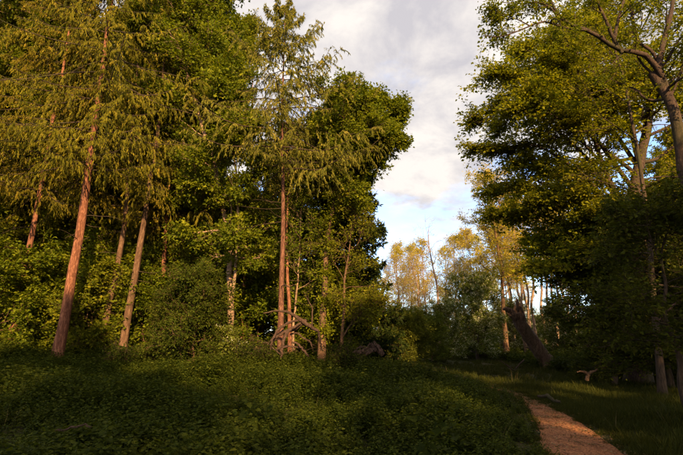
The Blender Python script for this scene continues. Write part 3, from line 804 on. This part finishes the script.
# dark yew behind the oak
YEW = [0]
def yprof(q): return np.clip(1 - q, 0, 1) ** 0.55 * (0.85 + 0.15 * np.sin(q * 14))
yb = gl(360, 25.5)
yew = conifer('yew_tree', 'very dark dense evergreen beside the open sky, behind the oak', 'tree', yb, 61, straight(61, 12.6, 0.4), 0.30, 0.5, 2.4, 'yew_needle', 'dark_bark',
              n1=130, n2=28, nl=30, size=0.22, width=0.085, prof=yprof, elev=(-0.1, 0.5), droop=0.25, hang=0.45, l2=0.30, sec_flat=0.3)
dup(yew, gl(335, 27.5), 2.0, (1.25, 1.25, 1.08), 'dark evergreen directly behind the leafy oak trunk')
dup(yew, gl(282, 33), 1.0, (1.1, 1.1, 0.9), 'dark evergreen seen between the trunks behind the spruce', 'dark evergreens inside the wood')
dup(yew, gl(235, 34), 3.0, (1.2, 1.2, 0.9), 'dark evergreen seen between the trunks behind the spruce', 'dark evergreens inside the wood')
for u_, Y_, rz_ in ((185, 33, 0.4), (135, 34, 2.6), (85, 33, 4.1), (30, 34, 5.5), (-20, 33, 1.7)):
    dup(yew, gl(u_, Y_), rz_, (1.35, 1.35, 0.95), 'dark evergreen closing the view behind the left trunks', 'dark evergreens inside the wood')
# understorey: leafy hazels, bushes
hazel = broadleaf('hazel_bush', 'bright green hazel between the thick pink trunk and the two leaning trunks', 'shrub', gl(88, 21.8), 71, straight(71, 3.6, 0.6), 0.06, 0.4, 2.1, 'hazel_leaf', 'brown_bark',
                  n1=26, n2=7, n3=6, nl=26, size=0.13, elev=(0.1, 1.0), tw=(0.35, 0.7), spread=0.5)
for u_, Y_, rz_, s_, lab in ((22, 21.5, 1.0, 1.0, 'yellow-green hazel at the foot of the slim larch on the far left'), (52, 22.5, 2.0, 1.15, 'hazel just behind the thick pink trunk'),
                             (116, 23.5, 3.3, 1.3, 'tall hazel behind the two leaning brown trunks'), (152, 23.0, 4.4, 1.0, 'hazel filling the gap left of the rounded green bush'),
                             (-6, 20, 5.0, 1.1, 'hazel cut off by the left edge of the wood'), (300, 25, 0.7, 1.15, 'low hazel behind the fallen dead branches'),
                             (398, 30, 2.2, .75, 'hazel below the dark evergreen by the open grass'), (414, 32, 3.7, .72, 'hazel between the dark evergreen and the hawthorns'), (432, 34, 0.4, .7, 'low hazel in front of the dusty hawthorn'),
                             (258, 26.5, 2.9, 1.25, 'hazel between the orange-lit pine and the spruce trunk'), (335, 24, 1.9, 1.05, 'hazel at the foot of the thin reddish young tree')):
    h_ = dup(hazel, gl(u_, Y_), rz_, s_, lab)
    if u_ > 390: recolour(h_, 'crown', 'thorn_leaf')
sapl = broadleaf('sycamore_sapling', 'leafy sapling rising behind the hazel by the two leaning trunks', 'tree', gl(135, 26), 72, straight(72, 7.0, 0.7), 0.07, 1.4, 2.3, 'hazel_leaf', 'brown_bark',
                 n1=26, n2=7, n3=6, nl=28, size=0.14, elev=(0.0, 0.9), tw=(0.4, 0.8), spread=0.5)
for u_, Y_, rz_, s_, lab in ((72, 25, 1.2, 1.15, 'leafy sapling standing behind the thick pink trunk'), (205, 25, 2.4, 1.1, 'leafy sapling directly behind the rounded green bush'),
                             (262, 27, 3.6, 1.2, 'leafy sapling left of the spruce trunk'), (312, 26.5, 4.8, 1.15, 'leafy sapling between spruce and oak trunks'),
                             (10, 25, 5.5, 1.3, 'leafy sapling behind the slim larch'), (230, 28, 0.6, 1.35, 'leafy sapling behind the pale twin stems')):
    dup(sapl, gl(u_, Y_), rz_, s_, lab)
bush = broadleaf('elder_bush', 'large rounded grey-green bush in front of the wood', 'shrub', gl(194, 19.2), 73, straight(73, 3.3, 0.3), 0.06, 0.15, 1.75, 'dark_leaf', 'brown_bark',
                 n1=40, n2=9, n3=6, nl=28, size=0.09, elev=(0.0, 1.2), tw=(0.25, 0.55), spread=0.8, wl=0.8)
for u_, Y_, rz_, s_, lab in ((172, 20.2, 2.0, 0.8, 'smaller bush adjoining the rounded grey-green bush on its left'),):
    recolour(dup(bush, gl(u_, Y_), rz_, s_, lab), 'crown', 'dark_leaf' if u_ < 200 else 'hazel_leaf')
broadleaf('flowering_elder', 'low shrub with a few white flowers right of the rounded bush', 'shrub', gl(222, 19.5), 74, straight(74, 1.3, 0.2), 0.03, 0.15, 0.9, 'thorn_leaf', 'brown_bark',
          n1=20, n2=6, n3=5, nl=22, size=0.07, tw=(0.2, 0.4), blossom=70)
bramb = broadleaf('bramble', 'low bramble mound among the nettles below the spruce trunk', 'shrub', gl(252, 17.5), 75, straight(75, 0.9, 0.2), 0.02, 0.05, 0.9, 'nettle_leaf', 'dead_wood',
          n1=24, n2=6, n3=4, nl=14, size=0.07, tw=(0.2, 0.45), elev=(0.0, 0.9), wob=0.25)
dup(bramb, gl(120, 17.8), 2.0, 0.9, 'low bramble mound in front of the two leaning trunks')
dup(bramb, gl(345, 18.2), 4.0, 0.9, 'low bramble mound in front of the pale log pile')

# ------------------------------------------------------------------ MIDDLE DISTANCE
thorn = broadleaf('hawthorn', 'hawthorn with white blossom left of the leaning broken trunk', 'shrub', gl(478, 38), 81, straight(81, 5.4, 0.6), 0.13, 0.4, 2.7, 'thorn_leaf', 'grey_bark',
                  n1=40, n2=9, n3=6, nl=34, size=0.10, tw=(0.35, 0.7), blossom=3600, elev=(0, 1.1))
for u_, Y_, rz_, s_, lab in ((449, 42, 2.0, .72, 'dusty blossoming hawthorn beneath the bare dead tree'), (420, 43, 4.0, .62, 'small hawthorn nearest the dark evergreen'),
                             (560, 40, 1.0, .7, 'hawthorn behind the leaning broken trunk, on its right'), (512, 44, 3.0, .75, 'hawthorn behind the slender golden tree')):
    dup(thorn, gl(u_, Y_), rz_, s_, lab)
# slender sunlit trees
tk, b = tp_px([(507, 352), (504, 310), (500, 270), (496, 232), (492, 205), (488, 185)], 40)
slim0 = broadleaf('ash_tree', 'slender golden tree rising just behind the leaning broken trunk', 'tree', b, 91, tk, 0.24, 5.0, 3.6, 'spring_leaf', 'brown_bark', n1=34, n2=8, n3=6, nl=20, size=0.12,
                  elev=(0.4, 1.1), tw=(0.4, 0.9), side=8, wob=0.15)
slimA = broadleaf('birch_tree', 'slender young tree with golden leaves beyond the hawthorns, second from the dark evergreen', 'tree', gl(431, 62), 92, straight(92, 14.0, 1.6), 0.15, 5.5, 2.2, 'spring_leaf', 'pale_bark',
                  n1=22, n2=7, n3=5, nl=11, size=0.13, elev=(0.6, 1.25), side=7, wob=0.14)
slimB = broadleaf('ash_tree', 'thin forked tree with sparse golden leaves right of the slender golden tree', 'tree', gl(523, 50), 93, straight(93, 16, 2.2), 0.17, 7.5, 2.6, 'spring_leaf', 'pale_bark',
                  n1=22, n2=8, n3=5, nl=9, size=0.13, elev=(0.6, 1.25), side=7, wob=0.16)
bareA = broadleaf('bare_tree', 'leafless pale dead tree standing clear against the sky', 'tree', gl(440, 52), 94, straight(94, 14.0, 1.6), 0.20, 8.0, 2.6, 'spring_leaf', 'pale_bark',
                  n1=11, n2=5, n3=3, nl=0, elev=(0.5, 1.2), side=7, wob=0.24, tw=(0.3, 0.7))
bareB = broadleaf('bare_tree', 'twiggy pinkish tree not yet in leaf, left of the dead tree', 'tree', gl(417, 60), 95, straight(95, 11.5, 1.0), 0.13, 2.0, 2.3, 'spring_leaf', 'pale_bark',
                  n1=34, n2=8, n3=6, nl=3, size=0.10, elev=(0.5, 1.2), side=6, wob=0.14)
ORD = ['first', 'second', 'third', 'fourth', 'fifth', 'sixth', 'seventh', 'eighth', 'ninth', 'tenth', 'eleventh', 'twelfth', 'thirteenth', 'fourteenth']
def ranked(rows, src, text, grp):
    for i_, (u_, Y_, rz_, s_) in enumerate(sorted(rows)):
        dup(src, gl(u_, Y_), rz_, s_, ORD[i_] + ' from the left of the ' + text, grp)
g1, g2, g3 = 'slender young trees beyond the hawthorns', 'twiggy trees not yet in leaf beyond the hawthorns', 'thin trees right of the leaning broken trunk'
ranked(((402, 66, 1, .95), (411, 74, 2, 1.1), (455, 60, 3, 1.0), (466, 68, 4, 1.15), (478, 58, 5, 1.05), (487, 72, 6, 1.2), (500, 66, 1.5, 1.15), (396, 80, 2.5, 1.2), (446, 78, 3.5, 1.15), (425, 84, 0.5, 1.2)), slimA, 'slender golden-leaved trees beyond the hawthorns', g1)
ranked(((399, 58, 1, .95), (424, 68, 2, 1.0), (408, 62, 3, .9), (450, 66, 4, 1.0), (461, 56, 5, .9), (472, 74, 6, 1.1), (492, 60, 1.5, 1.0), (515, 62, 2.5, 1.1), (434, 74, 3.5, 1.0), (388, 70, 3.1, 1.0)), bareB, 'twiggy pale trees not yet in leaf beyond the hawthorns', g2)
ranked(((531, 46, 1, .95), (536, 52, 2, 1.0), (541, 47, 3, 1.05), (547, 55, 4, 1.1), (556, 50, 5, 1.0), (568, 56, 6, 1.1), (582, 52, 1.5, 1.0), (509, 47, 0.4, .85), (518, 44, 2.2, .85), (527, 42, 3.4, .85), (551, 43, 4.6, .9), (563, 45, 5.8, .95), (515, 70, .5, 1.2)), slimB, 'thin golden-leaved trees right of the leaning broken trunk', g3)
# the wood that closes the distance
for q, (xx, yy) in enumerate([(-40, 90), (-28, 88), (-16, 92), (-4, 100), (8, 104), (14, 98), (22, 102), (30, 96), (38, 100), (46, 92), (56, 96), (66, 88), (76, 92), (2, 112), (18, 114), (26, 110), (34, 116), (44, 108), (10, 120)]):
    dup(slimB if q % 3 else slimA, gp(xx, yy), q * 1.3, (1.3, 1.3, 0.85), 'far tree of the wood that closes the view beyond the clearing', 'far trees beyond the clearing')
for q, (xx, yy) in enumerate([(-6, 84), (3, 86), (10, 82), (16, 86), (23, 84), (30, 82), (37, 86), (45, 80), (54, 84), (64, 78), (7, 95), (14, 97), (21, 95), (28, 97), (26, 74), (31, 71), (36, 75), (41, 70), (22, 72)]):
    dup(thorn, gp(xx, yy), q * 1.7, (1.5, 1.5, 0.75), 'far rounded thorn bush at the foot of the distant wood', 'far bushes beyond the clearing')
for q, (u_, Y_) in enumerate([(405, 66), (448, 68), (500, 64), (545, 66), (575, 56), (598, 50), (625, 48), (655, 46), (680, 44)]):
    dup(bush, gl(u_, Y_), q * 1.1, (1.3, 1.3, 0.6), 'low shaded bush at the foot of the sunlit slender trees', 'low bushes below the slender trees')

# ------------------------------------------------------------------ RIGHT SIDE
tk, b = tp_px([(636, 372), (636, 340), (634, 300), (631, 260), (628, 214), (640, 170), (650, 130), (645, 80), (635, 30), (628, -20)], 20, [0, 0, 0, 0, 0, .3, .5, .8, 1, 1.2])
def bprof(q): return (0.95 - 0.28 * q) * np.sqrt(np.clip(1.02 - q ** 5, 0.02, 1))
broadleaf('beech_tree', 'large spreading beech with gold-lit tiered foliage right of the open sky', 'tree', b, 101, tk, 0.40, 3.2, 6.4, 'beech_leaf', 'grey_bark',
          n1=36, n2=10, n3=6, nl=36, subs=6, size=0.13, flat=0.88, elev=(-0.05, 0.75), wob=0.11, tw=(0.6, 1.3), spread=0.7, layer=0.4, prof=bprof, up=0.25, l2=0.36,
          extra=[(lp([(628, 214), (612, 190), (597, 150), (585, 100), (577, 60), (575, 15)], b, (20, 19.6, 19.2, 19, 18.8, 18.7)), 0.12, 0.02),
                 (lp([(634, 300), (615, 270), (595, 225), (570, 205), (545, 195)], b, (20, 19.5, 19, 18.8, 18.6)), 0.12, 0.02),
                 (lp([(645, 135), (625, 105), (605, 88), (588, 92)], b, (20.5, 20, 19.6, 19.3)), 0.08, 0.02),
                 (lp([(628, 214), (600, 160), (560, 120), (530, 105), (510, 110)], b, (20, 19.2, 18.8, 18.6, 18.6)), 0.09, 0.012),
                 (lp([(640, 170), (620, 90), (585, 50), (550, 42), (532, 50)], b, (20.3, 19.6, 19.2, 19.2, 19.4)), 0.09, 0.012),
                 (lp([(634, 300), (600, 250), (560, 235), (535, 238)], b, (20, 21, 21.6, 22)), 0.09, 0.012),
                 (lp([(632, 280), (600, 262), (570, 262), (552, 272)], b, (20, 19, 18.4, 18.2)), 0.08, 0.015),
                 (lp([(628, 214), (590, 160), (540, 115), (500, 112), (482, 117)], b, (20, 20, 20, 20.4, 20.6)), 0.12, 0.012),
                 (lp([(630, 230), (585, 175), (540, 145), (505, 142), (488, 146)], b, (20, 19.6, 19.4, 19.4, 19.4)), 0.11, 0.012),
                 (lp([(634, 190), (590, 130), (545, 90), (505, 85), (482, 92)], b, (20, 19.8, 19.6, 19.8, 20)), 0.11, 0.012),
                 (lp([(634, 270), (590, 235), (545, 215), (520, 205), (508, 212)], b, (20, 20, 20, 20, 20)), 0.10, 0.012),
                 (lp([(640, 170), (600, 110), (560, 70), (520, 58), (500, 66)], b, (20.3, 20.8, 21.2, 21.6, 22)), 0.11, 0.012),
                 (lp([(631, 250), (580, 205), (540, 180), (508, 178), (495, 188)], b, (20, 20.3, 20.8, 21, 21.2)), 0.11, 0.012),
                 (lp([(650, 130), (620, 70), (590, 40), (560, 28)], b, (20.5, 21, 21.6, 22)), 0.09, 0.012)])
# the big oak overhanging from the right
tk, b = tp_px([(706, 372), (700, 300), (693, 235), (685, 175), (676, 125), (668, 92), (658, 70)], 13)
bo = b
broadleaf('overhanging_oak', 'big oak at the right edge whose crooked limb reaches over the clearing', 'tree', b, 102, tk, 0.20, 9.0, 2.6, 'oak_leaf', 'grey_bark',
          n1=6, n2=6, n3=5, nl=20, subs=2, size=0.08, elev=(0.3, 1.0), wob=0.2, top=0.72, tw=(0.3, 0.6), l2=0.22, side=18,
          extra=[(lp([(662, 76), (652, 60), (640, 50), (622, 53), (606, 42), (590, 30), (574, 27), (560, 20), (548, -5)], b, (13, 12.9, 12.8, 12.7, 12.6, 12.5, 12.4, 12.3, 12.3)), 0.095, 0.035),
                 (lp([(590, 30), (570, 30), (556, 25), (545, 20), (530, 26), (516, 32), (500, 38), (484, 36)], b, (12.5, 12.3, 12.2, 12.0, 11.9, 11.8, 11.8, 11.8)), 0.042, 0.010),
                 (lp([(622, 53), (612, 36), (606, 20), (598, 4), (594, -20)], b, (12.7, 12.6, 12.5, 12.4, 12.4)), 0.06, 0.025),
                 (lp([(614, 40), (618, 20), (624, 0), (628, -20)], b, (12.65, 12.8, 13, 13)), 0.06, 0.03),
                 (lp([(668, 92), (660, 66), (652, 50), (640, 44), (632, 38), (625, 34)], b, (13, 13.2, 13.2, 13.2, 13.2, 13.2)), 0.08, 0.035),
                 (lp([(560, 22), (552, 8), (540, 2), (520, 4), (500, 2)], b, (12.3, 12.2, 12.1, 12, 12)), 0.035, 0.010),
                 (lp([(530, 26), (515, 18), (500, 22), (490, 16)], b, (11.9, 11.9, 12, 12)), 0.02, 0.008),
                 (lp([(658, 70), (664, 40), (672, 10), (676, -30)], b, (13, 13.2, 13.4, 13.6)), 0.10, 0.05)])
# thin bare-stemmed tree crossing in front
tk, b = tp_px([(660, 380), (655, 330), (651, 270), (647, 220), (640, 150), (626, 90), (612, 40), (606, 0), (602, -25)], 15)
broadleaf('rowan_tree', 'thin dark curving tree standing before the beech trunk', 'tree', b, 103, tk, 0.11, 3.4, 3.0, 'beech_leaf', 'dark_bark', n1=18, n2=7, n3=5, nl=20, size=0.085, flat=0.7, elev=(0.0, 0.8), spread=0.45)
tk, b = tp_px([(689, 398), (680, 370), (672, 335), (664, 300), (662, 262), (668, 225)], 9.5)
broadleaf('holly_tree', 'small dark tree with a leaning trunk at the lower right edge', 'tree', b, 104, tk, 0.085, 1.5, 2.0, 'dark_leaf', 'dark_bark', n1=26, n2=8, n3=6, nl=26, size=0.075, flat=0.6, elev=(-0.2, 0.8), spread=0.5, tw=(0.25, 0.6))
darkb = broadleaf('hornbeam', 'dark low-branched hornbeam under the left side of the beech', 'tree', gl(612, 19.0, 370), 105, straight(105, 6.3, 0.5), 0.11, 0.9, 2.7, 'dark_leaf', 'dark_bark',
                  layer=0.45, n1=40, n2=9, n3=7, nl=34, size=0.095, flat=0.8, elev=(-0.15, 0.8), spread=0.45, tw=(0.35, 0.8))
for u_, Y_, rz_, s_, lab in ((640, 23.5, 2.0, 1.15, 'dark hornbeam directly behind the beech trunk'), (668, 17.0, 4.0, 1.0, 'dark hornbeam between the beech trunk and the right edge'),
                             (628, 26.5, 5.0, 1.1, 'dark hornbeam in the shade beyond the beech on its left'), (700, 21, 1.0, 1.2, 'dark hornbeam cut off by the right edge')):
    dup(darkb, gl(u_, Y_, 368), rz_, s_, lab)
dup(oakB, gl(690, 28), 2.0, 0.8, 'leafy oak rising behind the beech at the right edge')
dup(oakB, gl(660, 34), 3.0, 0.75, 'leafy oak far behind the beech, its trunk hidden')
dup(bush, gl(672, 25), 1.0, 0.9, 'dark bush on the shaded grass behind the beech')

# ------------------------------------------------------------------ the wood behind the viewer, which shades the foreground
for q, (xx, yy, s_) in enumerate([(33, 3, .9), (28.5, -3, .85), (24.5, -4, .76), (20, 3, .60), (23, 8, .62), (27, 12, .62), (18.5, -2, .58), (15.5, 2.3, .56), (31, -9, 0.8), (22, -9, 0.76), (17, -14, 0.82), (12.5, -18, 0.86), (8.5, -20, 0.86), (4.5, -22, 0.88), (0.5, -24, .88), (-4, -26, 0.9), (25, -15, .8), (10, -27, .9), (2, -29, .9)]):
    dup(oakB, gp(xx, yy), q * 1.9, s_, 'tree of the wood behind the viewpoint, outside the photograph', 'trees behind the viewpoint')

# ------------------------------------------------------------------ DEAD WOOD
def branchy(name, label, cat, limbs, Yref, mat='dead_wood', S=9, seed=1, twigs=0, group=None, thick=1.0):
    """limbs: lists of (u, v, depth, radius) in photo points; the first limb is the body, others are parts named branch."""
    rng = np.random.default_rng(seed)
    u0, v0, y0, _ = limbs[0][0]
    base = at(u0, v0, y0); base[2] = G(base[0], base[1])
    root = thing(name, label, cat, tuple(base), group)
    for j, lb in enumerate(limbs):
        pts = np.array([at(u, v, yy) - base for u, v, yy, r in lb]); rr = np.array([r for *_, r in lb]) * thick
        pl = resample(np.column_stack([pts, rr]), 18)
        pl[:, :3] += rng.normal(0, 0.012, (18, 3)) + np.sin(np.linspace(0, rng.uniform(5, 11), 18))[:, None] * rng.normal(0, 0.035, 3) * min(1, np.linalg.norm(pl[-1, :3] - pl[0, :3]))
        a = Acc(); tubes(a, pl[:, :3], np.maximum(pl[:, 3], 0.006), S, cap=True, rough=0.07, rng=rng)
        if twigs:
            t = rng.uniform(0.3, 1, twigs); p, tn = sample(pl[None, :, :3], t[None])
            d = unit(tn[0] + rng.normal(size=(twigs, 3)) * 0.8)
            tw_ = grow(rng, p[0], d, rng.uniform(0.2, 0.7, twigs), 5, 0.2, 0.1)
            tubes(a, tw_, np.full(twigs, 0.008)[:, None] * np.linspace(1, .4, 5), 4)
        a.build('trunk' if j == 0 else 'branch', M[mat], root, True)
    return root
branchy('fallen_tree', 'weathered fallen dead tree arching below the spruce trunk', 'dead tree', [
    [(318, 331, 18.6, .11), (310, 323, 18.5, .13), (300, 318, 18.4, .13), (288, 314, 18.3, .085), (276, 312.5, 18.2, .06), (264, 312.5, 18.1, .035)],
    [(306, 320, 18.5, .12), (296, 326, 18.5, .13), (286, 331, 18.4, .12), (279, 337, 18.3, .10), (268, 345, 18.2, .06)],
    [(300, 323, 18.4, .08), (290, 329, 18.2, .10), (284, 338, 18.0, .11), (282, 350, 17.9, .09), (281, 358, 17.8, .08)],
    [(284, 330, 18.5, .08), (276, 338, 18.3, .09), (270, 344, 18.2, .05), (262, 342, 18.0, .03)],
    [(298, 320, 18.2, .07), (288, 322, 18.0, .08), (278, 330, 17.9, .08), (272, 340, 17.8, .08), (269, 354, 17.7, .06)],
    [(290, 335, 18.7, .07), (298, 334, 18.6, .06), (306, 338, 18.6, .05), (312, 347, 18.6, .04)],
    [(276, 350, 17.9, .05), (288, 346, 17.9, .06), (298, 348, 18.0, .05)],
    [(312, 325, 18.5, .05), (313, 310, 18.6, .04), (308, 300, 18.7, .03), (303, 290, 18.8, .012)],
    [(318, 331, 18.6, .09), (320, 340, 18.6, .07), (322, 350, 18.6, .05)],
    [(292, 343, 17.9, .06), (300, 346, 17.9, .07), (305, 350, 17.9, .08), (308, 358, 17.9, .05)],
    [(264, 342, 17.8, .03), (272, 346, 17.7, .04), (279, 354, 17.6, .03)]], 18, seed=3, twigs=7, thick=0.60)
branchy('log_pile', 'pale broken logs heaped where the nettles meet the evergreen', 'dead wood', [
    [(352, 354, 20, .08), (362, 352, 20, .10), (370, 350, 20, .10), (376, 350, 20, .08)],
    [(352, 349, 20.4, .05), (362, 348, 20.3, .06), (374, 347, 20.2, .07)],
    [(374, 341, 20, .05), (378, 347, 20, .09), (383, 355, 20, .10)],
    [(356, 357, 19.8, .06), (364, 350, 20, .06), (370, 343, 20.1, .03)],
    [(371, 344, 20.2, .07), (377, 350, 20.1, .09), (381, 353, 20, .09)],
    [(360, 357, 19.7, .05), (370, 353, 19.7, .05), (377, 349, 19.7, .04)]], 20, seed=4)
# leaning broken trunk with its torn top
rt = branchy('broken_trunk', 'thick dark broken trunk leaning left with a torn orange top', 'dead tree', [
    [(559, 380, 30, .66), (551, 369, 30, .52), (543, 357, 30, .44), (533, 342, 29.9, .41), (524, 328, 29.8, .39), (518, 319, 29.7, .35), (515, 313, 29.6, .30)],
    [(546, 358, 30.2, .14), (536, 352, 30.6, .10), (524, 346, 31, .05)],
    [(522, 321, 29.7, .26), (521, 313, 29.7, .21), (518, 306, 29.6, .15), (517, 299, 29.6, .05)],
    [(517, 318, 29.6, .28), (511, 312, 29.5, .22), (506, 309, 29.4, .13), (503, 309, 29.4, .05)],
    [(553, 371, 29.8, .40), (560, 372, 29.3, .28), (568, 375, 28.8, .10)],
    [(549, 368, 29.6, .34), (543, 374, 29.2, .22), (538, 378, 28.9, .08)]], 30, mat='brown_bark', S=16, seed=6)
rng = np.random.default_rng(17)
ba = np.array(rt.location)
for q in range(15):
    t = q / 14
    u0, v0 = 510.5 + 10 * t + rng.normal(0, .5), 315.5 + 1.0 * t
    ln_ = rng.uniform(2.5, 8) + 7 * math.exp(-((t - .62) / .18) ** 2)
    u1, v1 = u0 - 1.2 + rng.normal(0, 1.2) - 3 * (1 - t), v0 - ln_
    r = rng.uniform(.06, .12); dy = rng.uniform(-.3, .25)
    a = Acc(); p0, p1 = at(u0, v0, 29.6 + dy) - ba, at(u1, v1, 29.6 + dy + rng.normal(0, .1)) - ba
    pl = resample([p0, p0 * .5 + p1 * .5 + rng.normal(0, .03, 3), p1], 8)
    tubes(a, pl, r * np.array([1.2, 1.1, 1.0, .85, .7, .5, .3, .03]), 5, cap=True, rough=.25, rng=rng)
    a.build('splinter', M['split_wood'], rt, False)
branchy('fallen_branch', 'dark forked stump-like branch lying on the grass in the middle right', 'branch', [
    [(587, 380, 17, .07), (588, 374, 17, .07), (584, 371, 17, .05), (578, 372, 17, .025)],
    [(588, 375, 17, .05), (592, 371, 16.9, .04), (598, 369, 16.8, .02)]], 17, 'brown_bark', 7, 7)
branchy('fallen_branch', 'pale curved twiggy branch lying before the beech trunk', 'branch', [
    [(620, 372, 17.5, .03), (612, 373, 17.4, .035), (604, 369, 17.3, .02), (599, 361, 17.2, .01)],
    [(612, 373, 17.4, .025), (618, 368, 17.5, .02), (622, 360, 17.5, .01)]], 17, 'dead_wood', 6, 8, 4)
branchy('fallen_log', 'mossy low log half sunk in the grass beside the path', 'log', [
    [(538, 395, 13.6, .06), (546, 397, 13.2, .09), (553, 399, 12.9, .09), (560, 402, 12.6, .07)]], 13, 'dark_bark', 9, 9, thick=0.5)
branchy('fallen_branch', 'thin pale stick lying across the nettles at the lower left', 'branch', [
    [(57, 430, 6.2, .010), (70, 427.5, 6.2, .014), (84, 426, 6.2, .012), (95, 425, 6.2, .006)]], 6, 'dead_wood', 6, 10)
branchy('fallen_branch', 'dead branch leaning on the grass left of the broken trunk', 'branch', [
    [(516, 372, 27, .05), (508, 366, 27, .04), (500, 360, 27, .02)], [(524, 360, 28, .05), (518, 366, 27.6, .04), (514, 372, 27.4, .02)]], 27, 'dead_wood', 6, 11, 4)
branchy('dead_stick', 'bent dead stick leaning at the right edge beside the dark tree', 'branch', [
    [(683, 300, 12, .03), (672, 306, 12, .03), (662, 316, 12, .02), (656, 322, 12, .01)], [(667, 311, 12, .015), (668, 325, 12, .01), (672, 335, 12, .006)]], 12, 'dead_wood', 6, 12, 3)
